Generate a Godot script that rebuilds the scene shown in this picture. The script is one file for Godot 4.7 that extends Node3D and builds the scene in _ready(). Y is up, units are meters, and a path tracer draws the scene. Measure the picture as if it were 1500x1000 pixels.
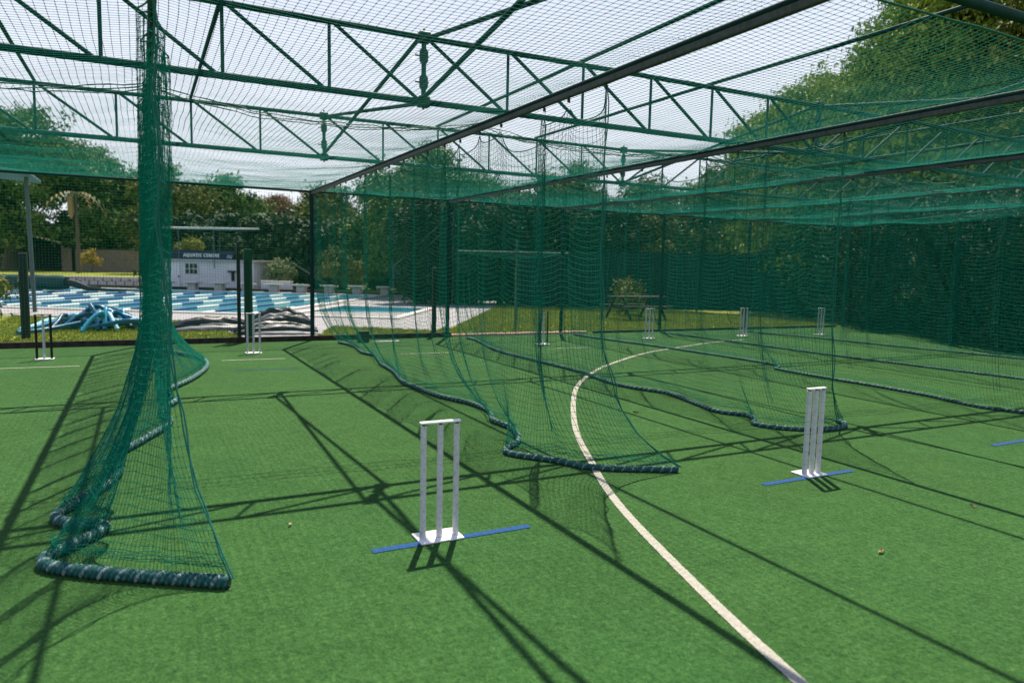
extends Node3D

# ---------------------------------------------------------------- mesh collector
class MB:
	var V := PackedVector3Array()
	var N := PackedVector3Array()
	var C := PackedColorArray()
	var I := PackedInt32Array()
	var use_c := false
	var col := Color(1, 1, 1)

	func vert(p: Vector3, n: Vector3) -> int:
		V.append(p)
		N.append(n)
		if use_c:
			C.append(col)
		return V.size() - 1

	func quad(a: Vector3, b: Vector3, c: Vector3, d: Vector3) -> void:
		var n := (c - a).cross(b - a).normalized()
		var i := vert(a, n)
		vert(b, n)
		vert(c, n)
		vert(d, n)
		I.append_array(PackedInt32Array([i, i + 1, i + 2, i, i + 2, i + 3]))

	func tri(a: Vector3, b: Vector3, c: Vector3) -> void:
		var n := (c - a).cross(b - a).normalized()
		var i := vert(a, n)
		vert(b, n)
		vert(c, n)
		I.append_array(PackedInt32Array([i, i + 1, i + 2]))

	# box with chamfered edges: centre, half sizes, basis
	func box(c: Vector3, h: Vector3, b := Basis(), ch := 0.0) -> void:
		if ch <= 0.0:
			for ax in 3:
				var u := (ax + 1) % 3
				var w := (ax + 2) % 3
				for s: float in [-1.0, 1.0]:
					var p := []
					for k: Vector2 in [Vector2(-1, -1), Vector2(1, -1), Vector2(1, 1), Vector2(-1, 1)]:
						var q := Vector3()
						q[ax] = s * h[ax]
						q[u] = k.x * h[u]
						q[w] = k.y * h[w]
						p.append(c + b * q)
					if s > 0:
						quad(p[3], p[2], p[1], p[0])
					else:
						quad(p[0], p[1], p[2], p[3])
			return
		for ax in 3:
			var u := (ax + 1) % 3
			var w := (ax + 2) % 3
			for s: float in [-1.0, 1.0]:
				var p := []
				for k: Vector2 in [Vector2(-1, -1), Vector2(1, -1), Vector2(1, 1), Vector2(-1, 1)]:
					var q := Vector3()
					q[ax] = s * h[ax]
					q[u] = k.x * (h[u] - ch)
					q[w] = k.y * (h[w] - ch)
					p.append(c + b * q)
				if s > 0:
					quad(p[3], p[2], p[1], p[0])
				else:
					quad(p[0], p[1], p[2], p[3])
		for ax in 3:
			var u := (ax + 1) % 3
			var w := (ax + 2) % 3
			for su: float in [-1.0, 1.0]:
				for sw: float in [-1.0, 1.0]:
					var e := []
					for k in [[-1.0, 0], [1.0, 0], [1.0, 1], [-1.0, 1]]:
						var q := Vector3()
						q[ax] = k[0] * (h[ax] - ch)
						q[u] = su * (h[u] - (ch if k[1] == 0 else 0.0))
						q[w] = sw * (h[w] - (0.0 if k[1] == 0 else ch))
						e.append(c + b * q)
					if su * sw > 0:
						quad(e[0], e[1], e[2], e[3])
					else:
						quad(e[3], e[2], e[1], e[0])

	# tube through points; one radius or one for each point
	func tube(pts: PackedVector3Array, r: float, sides := 8, caps := true, radii := PackedFloat32Array(), refv := Vector3.UP, flat := 1.0) -> void:
		var n := pts.size()
		var base := V.size()
		for i in n:
			var t := (pts[mini(i + 1, n - 1)] - pts[maxi(i - 1, 0)]).normalized()
			var rf := refv
			if absf(t.dot(rf)) > 0.95:
				rf = Vector3.RIGHT if absf(t.x) < 0.8 else Vector3.FORWARD
			var s := t.cross(rf).normalized()
			var q := s.cross(t)
			var rr := r if radii.is_empty() else radii[i]
			for k in sides:
				var a := TAU * k / sides
				var d := s * cos(a) + q * sin(a) * flat
				vert(pts[i] + d * rr, d.normalized())
		for i in n - 1:
			for k in sides:
				var a := base + i * sides + k
				var b := base + i * sides + (k + 1) % sides
				I.append_array(PackedInt32Array([a, a + sides, b, b, a + sides, b + sides]))
		if caps:
			for e: int in [0, n - 1]:
				var t := (pts[1] - pts[0]).normalized() * -1.0 if e == 0 else (pts[n - 1] - pts[n - 2]).normalized()
				var c := vert(pts[e], t)
				var ring := []
				for k in sides:
					ring.append(vert(V[base + e * sides + k], t))
				for k in sides:
					I.append_array(PackedInt32Array([c, ring[k], ring[(k + 1) % sides]]))

	func rod(a: Vector3, b: Vector3, r: float, sides := 8) -> void:
		tube(PackedVector3Array([a, b]), r, sides)

	# thin three-sided strand, for netting
	func strand(pts: PackedVector3Array, r: float, refv: Vector3) -> void:
		var n := pts.size()
		var base := V.size()
		for i in n:
			var t := (pts[mini(i + 1, n - 1)] - pts[maxi(i - 1, 0)]).normalized()
			var s := t.cross(refv).normalized()
			var q := s.cross(t)
			var p := pts[i]
			V.append(p + q * r)
			N.append(q)
			var d := s * 0.866 - q * 0.5
			V.append(p + d * r)
			N.append(d)
			d = s * -0.866 - q * 0.5
			V.append(p + d * r)
			N.append(d)
		for i in n - 1:
			var a := base + i * 3
			I.append_array(PackedInt32Array([a, a + 3, a + 1, a + 1, a + 3, a + 4, a + 1, a + 4, a + 2, a + 2, a + 4, a + 5, a + 2, a + 5, a, a, a + 5, a + 3]))

	func mesh(at := Vector3.ZERO) -> ArrayMesh:
		if at != Vector3.ZERO:
			for i in V.size():
				V[i] -= at
		# wind every triangle to agree with its normals
		for i in range(0, I.size(), 3):
			var a := I[i]
			var b := I[i + 1]
			var c := I[i + 2]
			if (V[c] - V[a]).cross(V[b] - V[a]).dot(N[a] + N[b] + N[c]) < 0.0:
				I[i + 1] = c
				I[i + 2] = b
		var arr := []
		arr.resize(Mesh.ARRAY_MAX)
		arr[Mesh.ARRAY_VERTEX] = V
		arr[Mesh.ARRAY_NORMAL] = N
		if use_c:
			arr[Mesh.ARRAY_COLOR] = C
		arr[Mesh.ARRAY_INDEX] = I
		var m := ArrayMesh.new()
		m.add_surface_from_arrays(Mesh.PRIMITIVE_TRIANGLES, arr)
		return m

# ---------------------------------------------------------------- helpers
var taken := {}
var M := {}
var rng := RandomNumberGenerator.new()
var noise := FastNoiseLite.new()

func numbered(n: String) -> String:
	if not taken.has(n):
		taken[n] = 0
		return n
	taken[n] += 1
	return "%s_%03d" % [n, taken[n]]

func tag(o: Node, label := "", category := "", group := "", kind := "") -> Node:
	if label: o.set_meta("label", label)
	if category: o.set_meta("category", category)
	if group: o.set_meta("group", group)
	if kind: o.set_meta("kind", kind)
	return o

func thing(called: String, label: String, category: String, at := Vector3.ZERO, group := "", turn := 0.0) -> Node3D:
	var o := Node3D.new()
	o.name = numbered(called)
	add_child(o)
	o.position = at
	o.rotation.y = turn
	tag(o, label, category, group)
	return o

# part of a thing: mesh in world coordinates, moved to the thing's own axes (thing not turned)
func part(called: String, mb: MB, mat: Material, parent: Node3D, label := "", kind := "") -> MeshInstance3D:
	var o := MeshInstance3D.new()
	o.name = called
	var at := Vector3.ZERO
	var p: Node3D = parent
	while p != self:
		at += p.position
		p = p.get_parent()
	o.mesh = mb.mesh(at)
	o.material_override = mat
	parent.add_child(o, true)
	tag(o, label, "", "", kind)
	return o

# part in the thing's own axes
func part_local(called: String, mesh: Mesh, mat: Material, parent: Node3D, at := Vector3.ZERO) -> MeshInstance3D:
	var o := MeshInstance3D.new()
	o.name = called
	o.mesh = mesh
	o.material_override = mat
	o.position = at
	parent.add_child(o, true)
	return o

func solo(called: String, mb: MB, mat: Material, label: String, category: String, at: Vector3, group := "") -> MeshInstance3D:
	var o := MeshInstance3D.new()
	o.name = numbered(called)
	o.mesh = mb.mesh(at)
	o.material_override = mat
	o.position = at
	add_child(o)
	tag(o, label, category, group)
	return o

func struct(called: String, mb: MB, mat: Material, parent: Node3D = self) -> MeshInstance3D:
	var o := MeshInstance3D.new()
	o.name = numbered(called) if parent == self else called
	o.mesh = mb.mesh()
	o.material_override = mat
	parent.add_child(o, true)
	if parent == self:
		o.set_meta("kind", "structure")
	return o

func lin(r: float, g: float, b: float) -> Color:
	return Color(r, g, b).linear_to_srgb()

func mat(r: float, g: float, b: float, rough := 0.7, metal := 0.0) -> StandardMaterial3D:
	var m := StandardMaterial3D.new()
	m.albedo_color = lin(r, g, b)
	m.roughness = rough
	m.metallic = metal
	m.cull_mode = BaseMaterial3D.CULL_DISABLED
	m.metallic_specular = 0.3
	return m

# a computed noise texture with colours from a ramp (linear values given)
func noise_tex(freq: float, cols: Array, seed_: int, size := 512, oct := 4, type := FastNoiseLite.TYPE_SIMPLEX_SMOOTH) -> NoiseTexture2D:
	var f := FastNoiseLite.new()
	f.noise_type = type
	f.frequency = freq
	f.fractal_octaves = oct
	f.seed = seed_
	var g := Gradient.new()
	var offs := PackedFloat32Array()
	var cc := PackedColorArray()
	for k in cols.size():
		offs.append(k / float(cols.size() - 1))
		cc.append(lin(cols[k][0], cols[k][1], cols[k][2]))
	g.offsets = offs
	g.colors = cc
	var t := NoiseTexture2D.new()
	t.width = size
	t.height = size
	t.seamless = true
	t.noise = f
	t.color_ramp = g
	return t

func noise_bump(freq: float, seed_: int, strength := 4.0, size := 512, oct := 4) -> NoiseTexture2D:
	var f := FastNoiseLite.new()
	f.frequency = freq
	f.fractal_octaves = oct
	f.seed = seed_
	var t := NoiseTexture2D.new()
	t.width = size
	t.height = size
	t.seamless = true
	t.noise = f
	t.as_normal_map = true
	t.bump_strength = strength
	return t

func textured(tex: Texture2D, scale: float, rough: float, bump: Texture2D = null, bump_scale := 1.0) -> StandardMaterial3D:
	var m := StandardMaterial3D.new()
	m.albedo_texture = tex
	m.roughness = rough
	m.uv1_triplanar = true
	m.uv1_world_triplanar = true
	m.uv1_scale = Vector3.ONE * scale
	m.cull_mode = BaseMaterial3D.CULL_DISABLED
	m.metallic_specular = 0.3
	if bump:
		m.normal_enabled = true
		m.normal_texture = bump
		m.normal_scale = bump_scale
	return m

# ---------------------------------------------------------------- plan of the place
const RAILS := [0.09, 3.18, 6.25, 9.3, 12.4, 15.5]
const PITCH := 3.08
const LEFT_X := -3.0
const BACK_Z := -15.45
const FRONT_Z := -2.76
const RAIL_Y := 3.06
const ROOF_Y := 3.135
const TRUSS_Z := [-2.62, -6.7, -10.93]
const CHORD_LOW := 3.18
const CHORD_TOP := 3.77
const NODE := 0.891
const NODE0 := 2.43
const MESH := 0.05
const ORD := ["first", "second", "third", "fourth", "fifth", "sixth", "seventh", "eighth", "ninth", "tenth", "eleventh", "twelfth"]
const PO := Vector3(3.4, 0, -23.3)
const PE := Vector3(0.848, 0, 0.53)
const PD := Vector3(0.53, 0, -0.848)

func right_x(z: float) -> float:      # the slanting right-hand side of the cage
	return 16.34 + (z + 8.74) * -0.486

func pool_pt(s: float, t: float, y := 0.0) -> Vector3:
	return PO + PE * s + PD * t + Vector3(0, y, 0)

func _ready() -> void:
	rng.seed = 7
	noise.seed = 11
	noise.frequency = 1.0
	noise.fractal_octaves = 3
	set_camera()
	set_light()
	materials()
	build_ground()
	build_frame()
	build_nets()
	build_wickets()
	build_edge()
	build_pool()
	build_backdrop()
	build_trees()
	build_small()

func set_camera() -> void:
	var cam := Camera3D.new()
	cam.name = "camera"
	add_child(cam)
	cam.transform = Transform3D(Basis(Vector3(0.8907, 0.0222, 0.4541), Vector3(0.0271, 0.9945, -0.1017), Vector3(-0.4538, 0.1029, 0.8851)).orthonormalized(), Vector3(0, 1.64, 0))
	cam.fov = 50.58
	cam.near = 0.05
	cam.far = 900.0
	cam.current = true
	var at := CameraAttributesPhysical.new()
	at.frustum_focal_length = 25.0
	at.frustum_focus_distance = 6.6
	at.exposure_aperture = 1.7
	cam.attributes = at
	cam.fov = 50.58

func set_light() -> void:
	var sky_m := ProceduralSkyMaterial.new()
	sky_m.sky_top_color = Color(0.34, 0.49, 0.77)
	sky_m.sky_horizon_color = Color(0.925, 0.94, 0.965)
	sky_m.sky_curve = 0.75
	sky_m.ground_horizon_color = Color(0.55, 0.58, 0.5)
	sky_m.ground_bottom_color = Color(0.2, 0.22, 0.15)
	sky_m.sun_angle_max = 1.0
	sky_m.energy_multiplier = 0.62
	var sky := Sky.new()
	sky.sky_material = sky_m
	var env := Environment.new()
	env.background_mode = Environment.BG_SKY
	env.sky = sky
	env.tonemap_mode = Environment.TONE_MAPPER_LINEAR
	env.tonemap_exposure = 2.1
	env.ssao_enabled = true
	env.ssil_enabled = true
	env.sdfgi_enabled = true
	var we := WorldEnvironment.new()
	we.name = "world_environment"
	we.environment = env
	add_child(we)
	var sun := DirectionalLight3D.new()
	sun.name = "sun"
	sun.light_color = Color(1.0, 0.955, 0.88)
	sun.light_energy = 1.6
	sun.light_angular_distance = 0.5
	sun.shadow_enabled = true
	add_child(sun)
	sun.look_at_from_position(Vector3(0.28, 1.0, -0.51) * 20.0, Vector3.ZERO, Vector3.FORWARD)

func materials() -> void:
	# artificial turf: fine grain and small tufts
	var tt := turf_textures()
	M.turf = textured(tt[0], 0.4, 0.95, tt[1], 1.0)
	M.turf.metallic_specular = 0.2
	M.turf.vertex_color_use_as_albedo = true
	M.lawn = textured(noise_tex(0.05, [[0.08, 0.11, 0.014], [0.16, 0.19, 0.022], [0.21, 0.235, 0.028], [0.26, 0.26, 0.045]], 8, 512, 5), 0.6, 0.95, noise_bump(0.12, 9, 8.0), 1.0)
	M.deck = textured(noise_tex(0.02, [[0.17, 0.17, 0.18], [0.24, 0.235, 0.24], [0.28, 0.275, 0.275]], 21, 512, 5), 0.35, 0.9)
	M.coping = mat(0.45, 0.43, 0.40, 0.7)
	M.steel = textured(noise_tex(0.01, [[0.004, 0.024, 0.023], [0.006, 0.036, 0.034], [0.009, 0.046, 0.042]], 31, 256, 4), 1.5, 0.7)
	M.steel.metallic_specular = 0.22
	M.steel_dark = mat(0.008, 0.035, 0.03, 0.45)
	M.channel = textured(noise_tex(0.02, [[0.03, 0.038, 0.038], [0.055, 0.062, 0.062], [0.075, 0.08, 0.08]], 32, 256, 4), 3.0, 0.45)
	M.bolt = mat(0.02, 0.03, 0.03, 0.4, 0.6)
	M.galv = mat(0.075, 0.105, 0.11, 0.55, 0.0)
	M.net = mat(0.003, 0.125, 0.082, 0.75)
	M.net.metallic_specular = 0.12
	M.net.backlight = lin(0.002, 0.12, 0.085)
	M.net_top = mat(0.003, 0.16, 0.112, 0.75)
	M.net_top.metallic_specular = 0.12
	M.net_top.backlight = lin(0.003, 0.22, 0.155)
	M.cord = mat(0.008, 0.12, 0.09, 0.65)
	M.rope = mat(1, 1, 1, 0.75)
	M.rope.vertex_color_use_as_albedo = true
	M.white_paint = textured(noise_tex(0.03, [[0.45, 0.45, 0.44], [0.70, 0.70, 0.69], [0.78, 0.78, 0.77], [0.80, 0.80, 0.79]], 41, 256, 5), 3.0, 0.45)
	M.stump = textured(noise_tex(0.03, [[0.25, 0.26, 0.27], [0.42, 0.43, 0.45], [0.47, 0.48, 0.50], [0.50, 0.51, 0.52]], 40, 256, 5), 4.0, 0.5)
	M.line_white = textured(noise_tex(0.09, [[0.14, 0.19, 0.11], [0.26, 0.255, 0.21], [0.32, 0.305, 0.26], [0.37, 0.35, 0.31]], 42, 512, 4), 1.2, 0.9)
	M.line_blue = textured(noise_tex(0.09, [[0.012, 0.06, 0.05], [0.008, 0.045, 0.13], [0.010, 0.06, 0.19], [0.015, 0.08, 0.24]], 43, 512, 4), 1.2, 0.9)
	M.black = mat(0.012, 0.012, 0.012, 0.6)
	M.board = textured(noise_tex(0.02, [[0.012, 0.012, 0.01], [0.03, 0.027, 0.022], [0.05, 0.045, 0.036]], 44, 256, 5), 1.0, 0.85)
	M.timber = textured(noise_tex(0.03, [[0.16, 0.12, 0.09], [0.23, 0.18, 0.14], [0.29, 0.24, 0.19]], 45, 256, 5), 0.5, 0.85)
	M.wall = textured(noise_tex(0.02, [[0.42, 0.42, 0.46], [0.52, 0.52, 0.56]], 46, 256, 4), 0.4, 0.7)
	M.concrete = textured(noise_tex(0.03, [[0.22, 0.21, 0.22], [0.33, 0.31, 0.31], [0.40, 0.38, 0.37]], 47, 256, 5), 0.5, 0.9)
	M.navy = mat(0.012, 0.018, 0.045, 0.5)
	M.glass = mat(0.02, 0.03, 0.035, 0.08)
	M.trunk = textured(noise_tex(0.04, [[0.05, 0.04, 0.03], [0.10, 0.08, 0.06], [0.16, 0.13, 0.10]], 48, 256, 5), 0.8, 0.95)
	M.leaf = mat(1, 1, 1, 0.6)
	M.leaf.metallic_specular = 0.2
	M.leaf.vertex_color_use_as_albedo = true
	M.leaf.backlight = Color(0.55, 0.55, 0.3)
	M.pvc = mat(0.018, 0.019, 0.024, 0.4)
	M.pvc_grey = mat(0.10, 0.10, 0.115, 0.45)
	M.screen = mat(0.004, 0.026, 0.022, 0.9)

# pile of the artificial turf: blades, tufts and small worn patches, tiling without seams
func turf_textures() -> Array:
	var n := 1024
	var rg := RandomNumberGenerator.new()
	rg.seed = 99
	var layers := []
	for q: int in [1024, 340, 128, 40]:
		var im := Image.create(q, q, false, Image.FORMAT_L8)
		var by := PackedByteArray()
		by.resize(q * q)
		for k in q * q: by[k] = rg.randi() & 255
		im.set_data(q, q, false, Image.FORMAT_L8, by)
		if q < n: im.resize(n, n, Image.INTERPOLATE_CUBIC)
		layers.append(im.get_data())
	var a: PackedByteArray = layers[0]
	var b: PackedByteArray = layers[1]
	var c: PackedByteArray = layers[2]
	var d: PackedByteArray = layers[3]
	var rgb := PackedByteArray()
	rgb.resize(n * n * 3)
	var hgt := PackedByteArray()
	hgt.resize(n * n)
	var ramp := Gradient.new()
	ramp.offsets = PackedFloat32Array([0.0, 0.35, 0.6, 0.8, 1.0])
	ramp.colors = PackedColorArray([lin(0.009, 0.032, 0.008), lin(0.023, 0.070, 0.017), lin(0.034, 0.096, 0.024), lin(0.052, 0.125, 0.036), lin(0.09, 0.16, 0.06)])
	var lut := []
	for k in 256:
		var cc := ramp.sample(k / 255.0)
		lut.append([int(cc.r * 255.0), int(cc.g * 255.0), int(cc.b * 255.0)])
	for k in n * n:
		var v := (a[k] * 0.34 + b[k] * 0.36 + c[k] * 0.2 + d[k] * 0.10 - 127.5) * 1.05 + 127.5
		var w := clampi(int(v), 0, 255)
		var e: Array = lut[w]
		rgb[k * 3] = e[0]
		rgb[k * 3 + 1] = e[1]
		rgb[k * 3 + 2] = e[2]
		hgt[k] = clampi(int(a[k] * 0.3 + b[k] * 0.5 + c[k] * 0.2), 0, 255)
	var im := Image.create_from_data(n, n, false, Image.FORMAT_RGB8, rgb)
	var hi := Image.create_from_data(n, n, false, Image.FORMAT_L8, hgt)
	hi.convert(Image.FORMAT_RGBA8)
	hi.bump_map_to_normal_map(3.5)
	return [ImageTexture.create_from_image(im), ImageTexture.create_from_image(hi)]

# ---------------------------------------------------------------- ground
func sheet(pts: Array, y: float) -> MB:
	var mb := MB.new()
	var p2 := PackedVector2Array()
	for p: Vector2 in pts: p2.append(p)
	var idx := Geometry2D.triangulate_polygon(p2)
	for p: Vector2 in p2: mb.vert(Vector3(p.x, y, p.y), Vector3.UP)
	for k in idx: mb.I.append(k)
	return mb

func pool_rect(mb: MB, s0: float, s1: float, t0: float, t1: float, y: float) -> void:
	var i := mb.V.size()
	for q: Vector2 in [Vector2(s0, t0), Vector2(s1, t0), Vector2(s1, t1), Vector2(s0, t1)]:
		mb.vert(pool_pt(q.x, q.y, y), Vector3.UP)
	mb.I.append_array(PackedInt32Array([i, i + 1, i + 2, i, i + 2, i + 3]))

func strip(pts: Array, w: float, y: float) -> MB:
	var cv := Curve2D.new()
	for k in pts.size():
		var a: Vector2 = pts[maxi(k - 1, 0)]
		var b: Vector2 = pts[mini(k + 1, pts.size() - 1)]
		cv.add_point(pts[k], (a - b) / 6.0, (b - a) / 6.0)
	var L := cv.get_baked_length()
	var n := maxi(int(L / 0.012), 1)
	var rg := RandomNumberGenerator.new()
	rg.seed = int(L * 1000.0)
	var mb := MB.new()
	for k in n + 1:
		var p := cv.sample_baked(L * k / n, true)
		var d := (cv.sample_baked(minf(L, L * k / n + 0.02), true) - cv.sample_baked(maxf(0, L * k / n - 0.02), true)).normalized()
		var s := Vector2(-d.y, d.x) * w * 0.5 * (1.0 + 0.06 * noise.get_noise_2d(k * 0.7, w * 90.0))
		var s1 := s * (1.0 + rg.randf_range(-0.08, 0.05))
		var s2 := s * (1.0 + rg.randf_range(-0.08, 0.05))
		mb.vert(Vector3(p.x - s1.x, y, p.y - s1.y), Vector3.UP)
		mb.vert(Vector3(p.x + s2.x, y, p.y + s2.y), Vector3.UP)
		if k > 0:
			var i := mb.V.size() - 4
			mb.I.append_array(PackedInt32Array([i, i + 1, i + 2, i + 1, i + 3, i + 2]))
	return mb

func build_ground() -> void:
	# lawn and earth to the horizon, with a hole for the pools
	var mb := MB.new()
	pool_rect(mb, -400, 400, -400, 0, -0.02)
	pool_rect(mb, -400, 400, 15, 400, -0.02)
	pool_rect(mb, -400, -24, 0, 15, -0.02)
	pool_rect(mb, 3.95, 400, 0, 15, -0.02)
	struct("ground", mb, M.lawn)
	# the cage floor: artificial turf with slow colour patches in its pile
	mb = MB.new()
	mb.use_c = true
	var nx := 150
	var nz := 150
	for j in nz + 1:
		for i in nx + 1:
			var x := -12.0 + 34.0 * i / nx
			var z := 8.0 - 23.4 * j / nz
			var a := noise.get_noise_2d(x * 0.35, z * 0.35) * 0.10 + noise.get_noise_2d(x * 1.6, z * 1.6 + 40.0) * 0.09
			var w := noise.get_noise_2d(x * 0.5 + 90.0, z * 0.22)
			mb.col = Color(1.0 + a + w * 0.08, 1.0 + a, 1.0 + a - w * 0.05) * 0.95
			mb.vert(Vector3(x, 0, z), Vector3.UP)
	for j in nz:
		for i in nx:
			var a := j * (nx + 1) + i
			mb.I.append_array(PackedInt32Array([a, a + nx + 1, a + 1, a + 1, a + nx + 1, a + nx + 2]))
	var turf := struct("artificial_turf", mb, M.turf)
	# painted lines
	struct("curved_line", strip([Vector2(1.9, 0.6), Vector2(2.08, -0.7), Vector2(2.32, -1.92), Vector2(2.57, -2.87), Vector2(2.93, -4.02), Vector2(3.35, -5.0), Vector2(4.05, -6.4), Vector2(5.27, -8.31), Vector2(6.42, -9.6), Vector2(7.5, -10.5), Vector2(8.9, -11.45), Vector2(10.3, -12.1), Vector2(11.63, -12.65), Vector2(13.0, -13.0)], 0.062, 0.004), M.line_white, turf)
	for x: float in [1.64, 4.76, 7.9]:
		struct("crease_line", strip([Vector2(x - 0.51, -3.9 - 0.02 * (x - 1.6)), Vector2(x + 0.51, -3.9 - 0.02 * (x - 1.6))], 0.06, 0.004), M.line_blue, turf)
	for x: float in [-1.37, 1.64, 4.71, 7.8]:
		struct("crease_line", strip([Vector2(x - 0.52, -12.63), Vector2(x + 0.49, -12.6)], 0.045, 0.004), M.line_white, turf)
	struct("crease_line", strip([Vector2(1.2, -11.42), Vector2(2.15, -11.4)], 0.03, 0.004), M.line_blue, turf)
	struct("crease_line", strip([Vector2(-0.3, -11.95), Vector2(0.1, -11.93)], 0.03, 0.004), M.line_blue, turf)
	# pool surround
	mb = MB.new()
	pool_rect(mb, -24, 6.2, -2.8, 0, -0.016)
	pool_rect(mb, 3.95, 6.2, 0, 15, -0.016)
	pool_rect(mb, -0.5, 0.7, 0, 15, -0.016)
	pool_rect(mb, 0.7, 3.95, 5.3, 15, -0.016)
	pool_rect(mb, -24, 6.2, 15, 18, -0.016)
	struct("pool_deck", mb, M.deck)
	struct("concrete_path", sheet([Vector2(1.2, -22.6), Vector2(2.0, -15.9), Vector2(3.15, -15.6), Vector2(4.45, -19.0), Vector2(6.6, -17.1), Vector2(9.6, -21.9), Vector2(8.0, -23.9), Vector2(4.6, -24.9)], -0.012), M.deck)
	# low dark edging board and brick edging along the back of the turf
	mb = MB.new()
	mb.box(Vector3(1.6, 0.02, BACK_Z + 0.06), Vector3(4.7, 0.085, 0.03), Basis(), 0.006)
	solo("edging_board", mb, M.board, "dark timber edging board along back of turf before the pool", "edging", Vector3(1.6, -0.06, BACK_Z + 0.06), "edging boards")
	mb = MB.new()
	mb.box(Vector3(14.7, 0.0, BACK_Z + 0.06), Vector3(4.5, 0.06, 0.03), Basis(), 0.006)
	solo("edging_board", mb, M.board, "dark timber edging board at back of turf below the dark screen fence", "edging", Vector3(14.7, -0.06, BACK_Z + 0.06), "edging boards")
	var be := thing("brick_edging", "pinkish brick edging row between turf and sunlit lawn", "edging", Vector3(8.3, -0.02, BACK_Z - 0.02))
	var bm := mat(0.42, 0.27, 0.22, 0.9)
	var bq := MB.new()
	bq.box(Vector3.ZERO, Vector3(0.11, 0.04, 0.085), Basis(), 0.006)
	var bmesh := bq.mesh()
	for k in 16:
		part_local("brick", bmesh, bm, be, Vector3(-1.86 + k * 0.232, 0.035 + 0.004 * sin(k * 5.0), 0.006 * sin(k * 9.0)))

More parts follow.
